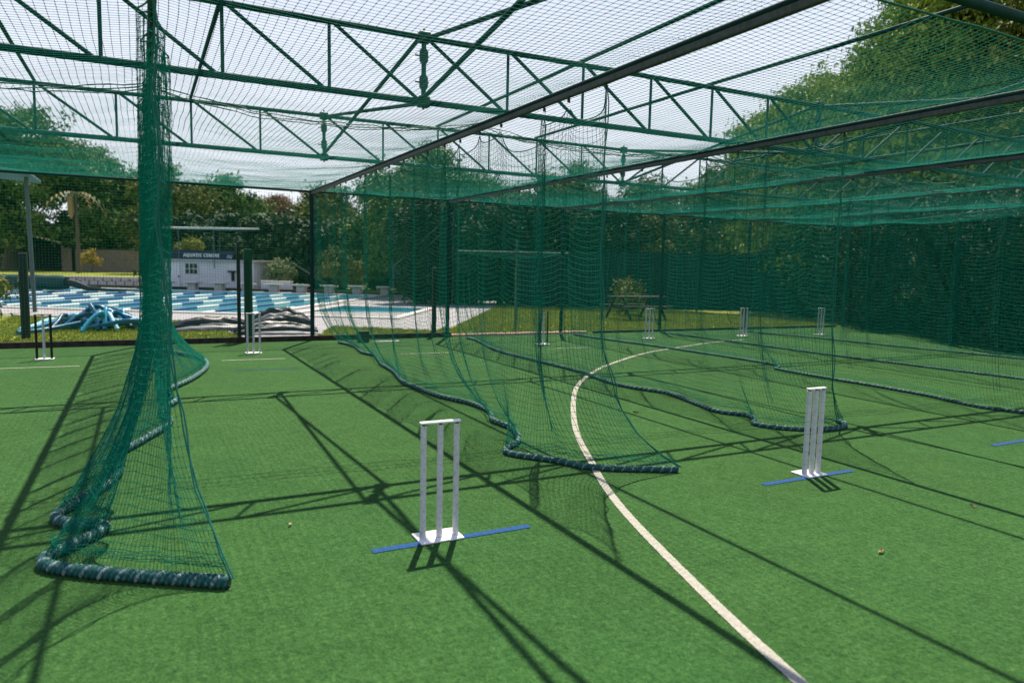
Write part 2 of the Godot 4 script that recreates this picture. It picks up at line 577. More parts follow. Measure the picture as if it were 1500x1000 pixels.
# ---------------------------------------------------------------- steel frame
func build_frame() -> void:
	var tl := ["green lattice truss overhead nearest the camera, cut by the top of the frame", "middle green lattice truss crossing the sky above the near wickets", "farthest green lattice truss, behind the middle one"]
	for q in 3:
		var z: float = TRUSS_Z[q]
		var t := thing("roof_truss", tl[q], "truss", Vector3(NODE0, CHORD_LOW, z), "roof trusses")
		var xl := NODE0 - 6 * NODE
		var xr := NODE0 + 16 * NODE
		var mb := MB.new()
		mb.rod(Vector3(xl, CHORD_LOW, z), Vector3(xr, CHORD_LOW, z), 0.031, 12)
		part("bottom_chord", mb, M.steel, t)
		mb = MB.new()
		mb.rod(Vector3(xl, CHORD_TOP, z), Vector3(xr, CHORD_TOP, z), 0.027, 12)
		part("top_chord", mb, M.steel, t)
		for k in range(-6, 17):
			var x := NODE0 + k * NODE
			var joint := k == 0 or k == 6
			mb = MB.new()
			mb.rod(Vector3(x, CHORD_LOW, z), Vector3(x, CHORD_TOP, z), 0.024 if joint else 0.015, 8)
			var v := part("vertical_strut", mb, M.steel, t)
			if joint:
				for yy: float in [0.18, 0.42]:
					mb = MB.new()
					mb.tube(PackedVector3Array([Vector3(x, CHORD_LOW + yy - 0.07, z), Vector3(x, CHORD_LOW + yy - 0.045, z), Vector3(x, CHORD_LOW + yy + 0.045, z), Vector3(x, CHORD_LOW + yy + 0.07, z)]), 0.04, 10, true, PackedFloat32Array([0.025, 0.042, 0.042, 0.025]))
					mb.rod(Vector3(x - 0.085, CHORD_LOW + yy, z), Vector3(x + 0.05, CHORD_LOW + yy, z), 0.008, 6)
					part("clamp", mb, M.steel_dark, v)
				for yy: float in [CHORD_LOW, CHORD_TOP]:
					mb = MB.new()
					mb.box(Vector3(x, yy, z), Vector3(0.055, 0.05, 0.045), Basis(), 0.008)
					mb.rod(Vector3(x, yy - 0.07, z), Vector3(x, yy + 0.08, z), 0.011, 6)
					part("splice_plate", mb, M.steel_dark, t)
			if k < 16:
				var x2 := x + NODE
				mb = MB.new()
				if k < 6:
					mb.rod(Vector3(x + 0.03, CHORD_TOP, z), Vector3(x2 - 0.03, CHORD_LOW, z), 0.018, 8)
				else:
					mb.rod(Vector3(x + 0.03, CHORD_LOW, z), Vector3(x2 - 0.03, CHORD_TOP, z), 0.018, 8)
				part("diagonal_strut", mb, M.steel, t)
	# purlins along the lanes on the top chords
	var pk := [-4, -2, 2, 4, 9, 11, 13]
	var pn := ["first", "second", "third", "fourth", "fifth", "sixth", "seventh"]
	for q in pk.size():
		var x: float = NODE0 + pk[q] * NODE
		var mb := MB.new()
		mb.rod(Vector3(x, CHORD_TOP + 0.045, -11.0), Vector3(x, CHORD_TOP + 0.045, -1.6), 0.02, 10)
		solo("roof_purlin", mb, M.steel, "thin green roof purlin lying across the trusses, %s from the left" % pn[q], "purlin", Vector3(x, CHORD_TOP, -6.3), "roof purlins")
	# crossed braces between trusses
	for k: int in [0, 6]:
		var x := NODE0 + k * NODE
		for b in 2:
			for up in 2:
				var za: float = TRUSS_Z[b]
				var zb: float = TRUSS_Z[b + 1]
				var mb := MB.new()
				var off := 0.035 if up == 0 else -0.035
				mb.rod(Vector3(x + off, CHORD_LOW if up == 0 else CHORD_TOP, za), Vector3(x + off, CHORD_TOP if up == 0 else CHORD_LOW, zb), 0.021, 8)
				var w := "rising away from the camera" if up == 0 else "falling away from the camera"
				var w2 := "near" if b == 0 else "far"
				var w3 := "above the left lane" if k == 0 else "above the right lanes"
				solo("cross_brace", mb, M.steel, "green cross brace %s, %s pair of trusses, %s" % [w, w2, w3], "brace", Vector3(x, CHORD_LOW, (za + zb) * 0.5), "truss cross braces")
	# curtain rails
	var rn := ["leftmost green and grey curtain rail, above the bunched net", "grey and green curtain rail crossing the sky at upper centre", "curtain rail above the net behind the right wicket", "fourth curtain rail from the left, seen through green netting", "fifth curtain rail from the left, seen through green netting", "rightmost curtain rail against the dark trees"]
	for q in RAILS.size():
		var x: float = RAILS[q]
		var t := thing("curtain_rail", rn[q], "rail", Vector3(x, RAIL_Y, -9.0), "curtain rails")
		var mb := MB.new()
		mb.rod(Vector3(x, 3.105, -2.3), Vector3(x, 3.105, BACK_Z), 0.022, 10)
		part("rail_tube", mb, M.steel, t)
		mb = MB.new()
		var w := 0.019
		for s: float in [-1.0, 1.0]:
			mb.box(Vector3(x + s * w, 3.064, -8.875), Vector3(0.003, 0.0195, 6.575))
			mb.box(Vector3(x + s * (w - 0.006), 3.042, -8.875), Vector3(0.0075, 0.0025, 6.575))
		mb.box(Vector3(x, 3.0818, -8.875), Vector3(w - 0.0032, 0.002, 6.575))
		part("rail_channel", mb, M.channel, t)
	# posts and edge beam at the back, edge of the slanting right side, left edge
	var names := ["at the left end of the back net", "behind the leftmost bunched net", "where the second rail ends before the pool", "where the third rail ends by the brick edging", "fourth along the back, before the dark hedge", "fifth along the back, before the dark screen", "last along the back at right"]
	var px := [LEFT_X, 0.09, 3.18, 6.25, 9.3, 12.4, 15.5]
	for q in px.size():
		var mb := MB.new()
		mb.rod(Vector3(px[q], -0.02, BACK_Z - 0.03), Vector3(px[q], 3.12, BACK_Z - 0.03), 0.045, 14)
		solo("cage_post", mb, M.steel, "round dark green cage post %s" % names[q], "post", Vector3(px[q], -0.02, BACK_Z - 0.03), "cage posts")
	var mb := MB.new()
	mb.rod(Vector3(LEFT_X, 3.1, BACK_Z - 0.03), Vector3(right_x(BACK_Z) + 0.0, 3.1, BACK_Z - 0.03), 0.026, 10)
	solo("edge_beam", mb, M.steel, "long green beam along the top of the back net", "beam", Vector3(8.0, 3.1, BACK_Z - 0.03), "edge beams")
	mb = MB.new()
	mb.rod(Vector3(right_x(BACK_Z), 3.1, BACK_Z - 0.03), Vector3(right_x(FRONT_Z), 3.1, FRONT_Z), 0.026, 10)
	solo("edge_beam", mb, M.steel, "slanting green beam along the top right side of the cage", "beam", Vector3(right_x(-9.0), 3.1, -9.0), "edge beams")
	mb = MB.new()
	mb.rod(Vector3(LEFT_X, 3.1, BACK_Z), Vector3(LEFT_X, 3.1, FRONT_Z), 0.026, 10)
	solo("edge_beam", mb, M.steel, "green beam along the top left side of the cage", "beam", Vector3(LEFT_X, 3.1, -9.0), "edge beams")
	var rz := [-15.48, -10.55]
	var rl := ["at the far right corner of the cage", "seen through the nets against dark trees at right"]
	for q in 2:
		mb = MB.new()
		var x := right_x(rz[q]) + 0.02
		mb.rod(Vector3(x, -0.02, rz[q]), Vector3(x, 3.12, rz[q]), 0.05, 14)
		solo("cage_post", mb, M.steel, "round green cage post %s" % rl[q], "post", Vector3(x, -0.02, rz[q]), "cage posts")

# ---------------------------------------------------------------- nets
func roof_sag(x: float, z: float) -> float:
	var fx := fposmod((x - RAILS[0]) / PITCH, 1.0)
	var bay := floorf((x - RAILS[0]) / PITCH)
	var across := pow(4.0 * fx * (1.0 - fx), 0.8)
	var fz := clampf((BACK_Z - z) / (BACK_Z - FRONT_Z), 0.0, 1.0)
	var along := pow(clampf(sin(PI * fz), 0.0, 1.0), 0.45)
	var a := 0.15 + 0.06 * noise.get_noise_2d(bay * 3.1, z * 0.22)
	if bay == 1.0: a += 0.09 * exp(-pow((z + 13.2) / 1.6, 2.0))
	if bay >= 2.0: a += 0.05
	return a * across * along - 0.012 * noise.get_noise_2d(x * 0.9, z * 0.9)

func roof_pt(x: float, z: float) -> Vector3:
	return Vector3(x + 0.012 * noise.get_noise_2d(x * 0.8 + 50.0, z * 0.8), ROOF_Y - roof_sag(x, z), z + 0.02 * noise.get_noise_2d(x * 0.7, z * 0.7 + 30.0))

func poly_at(pl: PackedVector2Array, cum: PackedFloat32Array, d: float) -> Vector2:
	var i := clampi(cum.bsearch(d), 1, pl.size() - 1)
	var f := clampf((d - cum[i - 1]) / maxf(cum[i] - cum[i - 1], 0.0001), 0.0, 1.0)
	return pl[i - 1].lerp(pl[i], f)

func smooth_line(pts: Array, step := 0.05) -> PackedVector2Array:
	var cv := Curve2D.new()
	cv.bake_interval = step
	for k in pts.size():
		var a: Vector2 = pts[maxi(k - 1, 0)]
		var b: Vector2 = pts[mini(k + 1, pts.size() - 1)]
		cv.add_point(pts[k], (a - b) / 6.0, (b - a) / 6.0)
	return cv.get_baked_points()

var c_rail: float
var c_zf: float
var c_zn: float
var c_n: int
var c_amp: float
var c_droop: float
var c_wexp: float
var c_yb: float
var c_len: float
var c_pl: PackedVector2Array
var c_cum: PackedFloat32Array
var c_side: PackedFloat32Array
var c_seed: float
var c_prof := 0.45
var c_gather := 0.15
var c_hu: PackedFloat32Array

func c_pt(u: float, v: float) -> Vector3:
	var i := clampi(c_hu.bsearch(u, false) - 1, 0, c_n - 1)
	var bw := c_hu[i + 1] - c_hu[i]
	var f := clampf((u - c_hu[i]) / bw, 0.0, 1.0)
	var b := poly_at(c_pl, c_cum, u * c_len)
	var zt := lerpf(c_zf, c_zn, u)
	var w := pow(v, c_wexp)
	var prof := c_prof + (1.0 - c_prof) * pow(sin(PI * clampf(v * 0.75 + 0.04, 0.0, 1.0)), 0.7)
	var bow := sin(PI * f)
	var x := lerpf(c_rail, b.x, w) + c_amp * c_side[i] * bow * prof * (1.0 - w)
	var gather := -c_gather * absf(c_side[i]) * (c_zn - c_zf) * bw * sin(TAU * f) * (1.0 - v * 0.6)
	var z := lerpf(zt, b.y, w) + gather * (1.0 - w)
	var d4 := 4.0 * f * (1.0 - f)
	var y := lerpf(RAIL_Y - 0.06, c_yb, v) - c_droop * (0.35 + 0.65 * absf(c_side[i])) * minf(bw * c_n, 1.3) * pow(d4, 0.62) * pow(1.0 - v, 0.8)
	var j := noise.get_noise_3d(u * c_len * 3.0 + c_seed, v * 6.0, c_seed)
	return Vector3(x + 0.02 * j, y + 0.008 * j, z + 0.012 * noise.get_noise_2d(u * c_len * 2.2, v * 5.0 + c_seed))

func rope_mesh(pl: PackedVector2Array, r: float, sides: int, step: float, seed_: float) -> MB:
	var mb := MB.new()
	mb.use_c = true
	var cum := cumulate(pl)
	var L: float = cum[cum.size() - 1]
	var n := int(L / step)
	for i in n + 1:
		var d := L * i / n
		var p := poly_at(pl, cum, d)
		var q := (poly_at(pl, cum, minf(L, d + 0.02)) - poly_at(pl, cum, maxf(0.0, d - 0.02))).normalized()
		var s := Vector3(-q.y, 0, q.x)
		var rr := r * (1.0 + 0.10 * noise.get_noise_2d(d * 3.0, seed_))
		var endf := 1.0
		if i == n: endf = 0.72
		for k in sides:
			var a := TAU * k / sides
			var tw := a * 3.0 - d * TAU / (r * 1.05)
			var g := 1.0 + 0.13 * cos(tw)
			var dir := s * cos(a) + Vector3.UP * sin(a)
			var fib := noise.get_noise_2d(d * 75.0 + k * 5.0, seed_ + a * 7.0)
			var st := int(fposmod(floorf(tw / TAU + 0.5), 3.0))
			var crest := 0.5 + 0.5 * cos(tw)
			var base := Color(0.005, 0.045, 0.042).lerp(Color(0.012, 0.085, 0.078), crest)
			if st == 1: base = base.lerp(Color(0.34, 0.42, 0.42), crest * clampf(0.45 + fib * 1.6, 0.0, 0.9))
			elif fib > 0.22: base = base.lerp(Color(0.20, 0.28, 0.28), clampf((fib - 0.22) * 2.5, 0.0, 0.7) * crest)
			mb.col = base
			mb.vert(Vector3(p.x, r * 0.98, p.y) + dir * rr * g * endf, dir)
	for i in n:
		for k in sides:
			var a := i * sides + k
			var b := i * sides + (k + 1) % sides
			mb.I.append_array(PackedInt32Array([a, a + sides, b, b, a + sides, b + sides]))
	for e in 2:
		var b0 := 0 if e == 0 else n * sides
		var c := Vector3.ZERO
		for k in sides: c += mb.V[b0 + k] / sides
		mb.col = Color(0.3, 0.36, 0.36)
		var ci := mb.vert(c, Vector3.UP)
		for k in sides: mb.I.append_array(PackedInt32Array([ci, b0 + k, b0 + (k + 1) % sides]))
	return mb

func cumulate(pl: PackedVector2Array) -> PackedFloat32Array:
	var cum := PackedFloat32Array([0.0])
	for i in range(1, pl.size()): cum.append(cum[i - 1] + pl[i].distance_to(pl[i - 1]))
	return cum

func knots(parent: Node3D, pts: PackedVector3Array, r: float, m: Material) -> void:
	var mb := MB.new()
	var d := [Vector3.UP, Vector3.RIGHT, Vector3.FORWARD, Vector3.LEFT, Vector3.BACK, Vector3.DOWN]
	for q: Vector3 in d: mb.vert(q * r, q)
	mb.I.append_array(PackedInt32Array([0, 1, 2, 0, 2, 3, 0, 3, 4, 0, 4, 1, 5, 2, 1, 5, 3, 2, 5, 4, 3, 5, 1, 4]))
	var mesh := mb.mesh()
	mesh.surface_set_material(0, m)
	var mm := MultiMesh.new()
	mm.transform_format = MultiMesh.TRANSFORM_3D
	mm.mesh = mesh
	mm.instance_count = pts.size()
	for i in pts.size(): mm.set_instance_transform(i, Transform3D(Basis(), pts[i] - parent.position))
	var o := MultiMeshInstance3D.new()
	o.name = "knots"
	o.multimesh = mm
	parent.add_child(o, true)
	o.set_meta("kind", "stuff")

func curtain(label: String, rail: float, bottom: Array, zf: float, zn: float, bays: int, amp: float, droop: float, wexp: float, rope_r: float, seed_: int, knots_from: float, r := 0.0013, spare := 1.3, prof := 0.45) -> void:
	c_prof = prof
	c_gather = 0.15 if prof < 0.8 else 0.03
	c_rail = rail
	c_zf = zf
	c_zn = zn
	c_n = bays
	c_amp = amp
	c_droop = droop
	c_wexp = wexp
	c_yb = rope_r * 1.5
	c_seed = seed_ * 7.3
	c_pl = smooth_line(bottom)
	c_cum = cumulate(c_pl)
	c_len = c_cum[c_cum.size() - 1]
	var rg := RandomNumberGenerator.new()
	rg.seed = seed_
	c_side = PackedFloat32Array()
	for k in bays: c_side.append((1.0 if rg.randf() < 0.5 + (0.3 if k % 2 == 0 else -0.3) else -1.0) * rg.randf_range(0.2, 1.0))
	c_hu = PackedFloat32Array()
	for k in bays + 1: c_hu.append(0.0 if k == 0 else 1.0 if k == bays else (k + rg.randf_range(-0.36, 0.36)) / bays)
	var t := thing("net_curtain", label, "net", Vector3(rail, 0, (zf + zn) * 0.5), "hanging net curtains")
	var netlen := maxf(c_len, (zn - zf) * spare)
	var nv := int(netlen / MESH)
	var mb := MB.new()
	for j in nv + 1:
		var pts := PackedVector3Array()
		for k in 23: pts.append(c_pt(float(j) / nv, k / 22.0))
		mb.strand(pts, r, Vector3.RIGHT)
	var rows := 58
	var nu := int(netlen / 0.075)
	for k in range(1, rows + 1):
		var pts := PackedVector3Array()
		for j in nu + 1: pts.append(c_pt(float(j) / nu, float(k) / rows))
		mb.strand(pts, r, Vector3.UP)
	# slack mesh lying bunched against the rope
	for k in 5:
		var pts := PackedVector3Array()
		for j in nu + 1:
			var p := c_pt(float(j) / nu, 0.985)
			var q := noise.get_noise_2d(j * 0.9 + k * 31.0, seed_ * 5.0)
			var ends := clampf(minf(j, nu - j) / 6.0, 0.0, 1.0)
			pts.append(p + Vector3(0.05 * noise.get_noise_2d(j * 0.7, k * 13.0) * ends, 0.012 * k + 0.03 * q, 0.05 * q * ends))
		mb.strand(pts, r * 1.2, Vector3.UP)
	part("netting", mb, M.net, t, "", "stuff")
	# cords: top border, near and far hems
	mb = MB.new()
	var top := PackedVector3Array()
	for j in nu + 1: top.append(c_pt(float(j) / nu, 0.0))
	mb.tube(top, 0.0052, 5, true)
	part("top_cord", mb, M.cord, t)
	for e: float in [0.0, 1.0]:
		mb = MB.new()
		for o in 2:
			var pts := PackedVector3Array()
			for k in 31: pts.append(c_pt(e, k / 30.0) + Vector3(0.016 * o * sin(k * 0.9), 0, 0.014 * o))
			mb.tube(pts, 0.0048, 5, true)
		part("hem_cord", mb, M.cord, t)
	# gathers of cord hanging from some of the hooks
	for k in bays + 1:
		var p := c_pt(c_hu[k], 0.0)
		mb = MB.new()
		mb.rod(Vector3(rail, RAIL_Y - 0.022, p.z), Vector3(rail, p.y + 0.01, p.z), 0.006, 6)
		mb.box(Vector3(rail, p.y + 0.012, p.z), Vector3(0.011, 0.016, 0.007))
		part("hook", mb, M.bolt, t)
		if k % 5 == 2:
			mb = MB.new()
			for o in 3:
				var pts := PackedVector3Array()
				for m in 20: pts.append(c_pt(clampf(c_hu[k] + (o - 1) * 0.003, 0.0, 1.0), m / 19.0 * 0.93) + Vector3(0.01 * sin(m * 1.3 + o * 2.0), 0, 0.01 * cos(m * 1.1 + o)))
				mb.tube(pts, 0.0024, 4, false)
			part("gather_cord", mb, M.cord, t)
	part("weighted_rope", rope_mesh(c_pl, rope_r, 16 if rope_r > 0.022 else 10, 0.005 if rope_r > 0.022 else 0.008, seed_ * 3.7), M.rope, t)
	if knots_from < 0.0:
		var kp := PackedVector3Array()
		for j in nv + 1:
			for k in range(1, rows):
				var p := c_pt(float(j) / nv, float(k) / rows)
				if p.z > knots_from: kp.append(p)
		knots(t, kp, 0.0042, M.net)

func flat_net(t: Node3D, a: Vector3, b: Vector3, y0: float, y1: float, m: Material, r: float, wave := 0.0, period := 1.0) -> void:
	var L := a.distance_to(b)
	var d := (b - a) / L
	var nrm := Vector3(-d.z, 0, d.x)
	var nv := int(L * (1.0 + wave * 1.5) / MESH)
	var fn := func(u: float, v: float) -> Vector3:
		var s := u * L
		var f := fposmod(s / period, 1.0)
		var bow := sin(PI * f) * (1.0 if int(s / period) % 2 == 0 else -1.0)
		var p := a + d * s + nrm * (wave * bow * (0.5 + 0.5 * noise.get_noise_2d(s * 0.4, 3.0)) * sin(PI * clampf(v * 0.85 + 0.08, 0, 1)) + 0.012 * noise.get_noise_2d(s, v * 3.0))
		p.y = lerpf(y1, y0, v) - (0.010 + wave * 0.7) * 4.0 * f * (1.0 - f) * sin(PI * v * 0.5 + 0.2) + 0.006 * noise.get_noise_2d(s * 1.2, v * 9.0)
		return p
	var mb := MB.new()
	for j in nv + 1:
		var pts := PackedVector3Array()
		for k in 11: pts.append(fn.call(float(j) / nv, k / 10.0))
		mb.strand(pts, r, nrm)
	var rows := int((y1 - y0) / MESH)
	var nu := int(L / 0.16)
	for k in rows + 1:
		var pts := PackedVector3Array()
		for j in nu + 1: pts.append(fn.call(float(j) / nu, float(k) / rows))
		mb.strand(pts, r, Vector3.UP)
	part("netting", mb, m, t, "", "stuff")

func build_nets() -> void:
	# roof net
	var t := thing("roof_net", "wide green roof net sagging over all the lanes under the trusses", "net", Vector3(6.0, ROOF_Y, -9.0))
	var mb := MB.new()
	var nz := int((FRONT_Z - BACK_Z) / MESH)
	for j in nz + 1:
		var z := BACK_Z + j * MESH
		var xr := right_x(z)
		var n := int((xr - LEFT_X) / 0.22)
		var pts := PackedVector3Array()
		for i in n + 1: pts.append(roof_pt(lerpf(LEFT_X, xr, float(i) / n), z))
		mb.strand(pts, 0.0014, Vector3.UP)
	var nx := int((right_x(BACK_Z) - LEFT_X) / (MESH * 1.06))
	for i in nx + 1:
		var x := LEFT_X + i * MESH * 1.06
		var zn := FRONT_Z
		if x > right_x(FRONT_Z): zn = -8.74 - (x - 16.34) / 0.486
		var n := maxi(int((zn - BACK_Z) / 0.22), 1)
		var pts := PackedVector3Array()
		for j in n + 1: pts.append(roof_pt(x, lerpf(BACK_Z, zn, float(j) / n)))
		mb.strand(pts, 0.0014, Vector3.UP)
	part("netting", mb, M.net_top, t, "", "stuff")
	var kp := PackedVector3Array()
	for i in nx + 1:
		var x := LEFT_X + i * MESH * 1.06
		if x > 9.0: break
		for j in nz + 1:
			var z := BACK_Z + j * MESH
			if z > -9.0: kp.append(roof_pt(x, z))
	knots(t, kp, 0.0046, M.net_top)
	# border cord at the front and laced seam across the roof net
	mb = MB.new()
	var pts := PackedVector3Array()
	for i in 80: pts.append(roof_pt(lerpf(LEFT_X, right_x(FRONT_Z), i / 79.0), FRONT_Z) + Vector3(0, -0.004, 0))
	mb.tube(pts, 0.007, 6)
	part("border_cord", mb, M.cord, t)
	mb = MB.new()
	for q in 3:
		pts = PackedVector3Array()
		for i in 200:
			var x := lerpf(LEFT_X, right_x(-7.2), i / 199.0)
			var z := -7.25 + q * 0.10 + 0.05 * noise.get_noise_2d(x * 1.7, q * 20.0)
			pts.append(roof_pt(x, z) + Vector3(0, -0.012 + 0.025 * noise.get_noise_2d(x * 2.3 + 9.0, q * 11.0), 0))
		mb.tube(pts, 0.0048, 5)
	for i in 260:
		var x := lerpf(LEFT_X, right_x(-7.2), i / 259.0)
		var a := roof_pt(x, -7.25) + Vector3(0, -0.01, 0)
		mb.rod(a, roof_pt(x + 0.05 * sin(i * 7.0), -7.05) + Vector3(0, -0.014 + 0.01 * sin(i * 3.0), 0), 0.002, 3)
	part("laced_seam", mb, M.cord, t)
	# curtains, left to right
	curtain("bunched dark green net curtain hanging at left, thick rope meandering on the turf", RAILS[0], [Vector2(0.3, -14.9), Vector2(0.12, -14.3), Vector2(0.45, -13.76), Vector2(0.79, -12.98), Vector2(0.87, -12.26), Vector2(0.79, -11.5), Vector2(0.55, -10.58), Vector2(0.23, -9.74), Vector2(0.15, -9.3), Vector2(0.3, -9.0), Vector2(0.15, -8.5), Vector2(0.2, -7.8), Vector2(-0.03, -7.13), Vector2(-0.21, -6.65), Vector2(-0.2, -6.1), Vector2(-0.30, -5.7), Vector2(-0.47, -5.35), Vector2(-0.52, -5.15), Vector2(-0.42, -4.98), Vector2(-0.27, -4.9), Vector2(-0.25, -4.8), Vector2(-0.36, -4.64), Vector2(-0.50, -4.47), Vector2(-0.48, -4.33), Vector2(-0.30, -4.17), Vector2(0.02, -3.95), Vector2(0.35, -3.74)], -15.0, -4.35, 38, 0.115, 0.10, 4.2, 0.032, 1, -11.0, 0.0018, 2.5, 0.9)
	curtain("green net curtain hanging at centre, its rope curving behind the near left wicket", RAILS[1], [Vector2(3.55, -14.7), Vector2(3.66, -13.95), Vector2(3.55, -12.9), Vector2(3.62, -12.4), Vector2(3.42, -11.3), Vector2(3.36, -10.5), Vector2(3.18, -9.5), Vector2(3.2, -8.9), Vector2(3.24, -8.34), Vector2(3.42, -7.7), Vector2(3.42, -7.2), Vector2(3.26, -6.75), Vector2(3.28, -6.35), Vector2(3.12, -5.9), Vector2(2.95, -5.72), Vector2(2.82, -5.58), Vector2(2.84, -5.43), Vector2(3.07, -5.13), Vector2(3.2, -4.88), Vector2(3.45, -4.7), Vector2(3.86, -4.5)], -15.2, -4.72, 19, 0.14, 0.22, 6.5, 0.025, 2, -9.0, 0.0018)
	curtain("green net curtain hanging behind the near right wicket, rope folded at its end", RAILS[2], [Vector2(6.5, -14.9), Vector2(6.46, -14.24), Vector2(6.1, -12.6), Vector2(6.06, -11.55), Vector2(6.1, -9.6), Vector2(5.94, -8.5), Vector2(5.98, -8.0), Vector2(6.16, -7.44), Vector2(6.0, -6.7), Vector2(5.93, -6.25), Vector2(6.08, -5.98), Vector2(5.98, -5.75), Vector2(5.82, -5.6), Vector2(5.9, -5.38), Vector2(6.15, -5.18), Vector2(6.5, -5.1), Vector2(6.75, -5.2), Vector2(6.82, -5.36)], -15.2, -5.05, 19, 0.13, 0.18, 6.0, 0.024, 3, -7.5, 0.0017)
	curtain("green net curtain hanging fourth from the left, rope running right across the turf", RAILS[3], [Vector2(9.4, -15.0), Vector2(9.45, -14.23), Vector2(9.8, -11.9), Vector2(9.95, -9.3), Vector2(9.55, -8.75), Vector2(9.5, -7.9), Vector2(9.54, -6.8), Vector2(9.5, -6.0), Vector2(9.35, -5.34), Vector2(9.5, -4.8), Vector2(9.4, -4.2)], -15.2, -4.3, 24, 0.12, 0.16, 5.0, 0.022, 4, 0.0, 0.0014)
	curtain("green net curtain hanging fifth from the left, seen through the nets before it", RAILS[4], [Vector2(12.1, -14.9), Vector2(12.2, -13.0), Vector2(12.29, -10.21), Vector2(12.5, -8.0), Vector2(12.65, -6.52), Vector2(12.5, -4.6)], -15.2, -4.5, 24, 0.12, 0.16, 5.0, 0.02, 5, 0.0, 0.0013)
	curtain("rightmost green net curtain, hanging before the dark tree shade", RAILS[5], [Vector2(14.7, -14.7), Vector2(15.1, -13.0), Vector2(15.39, -10.91), Vector2(15.84, -8.2), Vector2(15.8, -7.4)], -15.2, -7.2, 18, 0.12, 0.16, 5.0, 0.02, 6, 0.0, 0.0013)
	# net along the back and along the slanting right side
	var bn := thing("back_net", "taut square mesh net along the back of the lanes before the pool", "net", Vector3(6.0, 0.05, BACK_Z - 0.09))
	flat_net(bn, Vector3(LEFT_X, 0, BACK_Z - 0.09), Vector3(6.25, 0, BACK_Z - 0.09), 0.06, 3.08, M.net, 0.0019)
	flat_net(bn, Vector3(6.25, 0, BACK_Z - 0.09), Vector3(right_x(BACK_Z), 0, BACK_Z - 0.09), 0.06, 3.08, M.net, 0.0013, 0.06, 0.42)
	var sn := thing("side_net", "dark green net hung in loose folds along the slanting right side", "net", Vector3(right_x(-9.0), 0.03, -9.0))
	flat_net(sn, Vector3(right_x(BACK_Z) - 0.08, 0, BACK_Z), Vector3(right_x(-5.0) - 0.08, 0, -5.0), 0.04, 3.08, M.net, 0.0014, 0.10, 0.45)

# ---------------------------------------------------------------- wickets
func wicket(label: String, at: Vector3, white: bool, half := 0.105, turn := 0.0, lean := 0.0, r := 0.0185) -> void:
	var t := thing("wicket", label, "wicket", at, "sets of cricket stumps", turn)
	var m: Material = M.stump if white else M.black
	for s: float in [-1.0, 0.0, 1.0]:
		var mb := MB.new()
		mb.tube(PackedVector3Array([Vector3(s * half, 0.008, 0), Vector3(s * half, 0.012, 0), Vector3(s * half, 0.04, 0), Vector3(s * half, 0.05, 0), Vector3(s * half + lean, 0.70, 0)]), r, 14, true, PackedFloat32Array([r, r * 1.05, r * 1.05, r, r]))
		part_local("stump", mb.mesh(), M.stump if s == 0.0 else m, t)
		mb = MB.new()
		mb.rod(Vector3(s * half + lean, 0.70, 0), Vector3(s * half + lean, 0.709, 0), 0.012, 8)
		part_local("spring_collar", mb.mesh(), M.bolt, t)
	var mb := MB.new()
	mb.box(Vector3(lean, 0.716, 0), Vector3(half + 0.022, 0.006, 0.018), Basis(), 0.003)
	part_local("bail_bar", mb.mesh(), M.white_paint if white else M.black, t)
	mb = MB.new()
	mb.box(Vector3(0, 0.0075, -0.02), Vector3(half + 0.032, 0.005, 0.09), Basis(), 0.002)
	part_local("base_plate", mb.mesh(), M.white_paint, t)

func build_wickets() -> void:
	wicket("white metal wicket on the turf in the near left lane", Vector3(1.555, 0, -3.94), true)
	wicket("white metal wicket on the turf in the near right lane", Vector3(4.84, 0, -4.015), true, 0.078, 0.0, 0.0, 0.021)
	wicket("black and grey wicket at far left before the heap of blue hoses", Vector3(-1.43, 0, -13.6), false, 0.1)
	wicket("far white wicket in front of the dark pool covers", Vector3(1.74, 0, -13.5), true)
	wicket("black and grey wicket far off in front of the sunlit lawn", Vector3(7.62, 0, -13.4), false, 0.1)
	wicket("far white wicket left of the two others, before the timber table", Vector3(10.79, 0, -13.85), true)
	wicket("far white wicket in the middle of the three seen through nets", Vector3(13.72, 0, -13.75), true)
	wicket("far white wicket at right against the dark trees", Vector3(16.27, 0, -13.5), true)

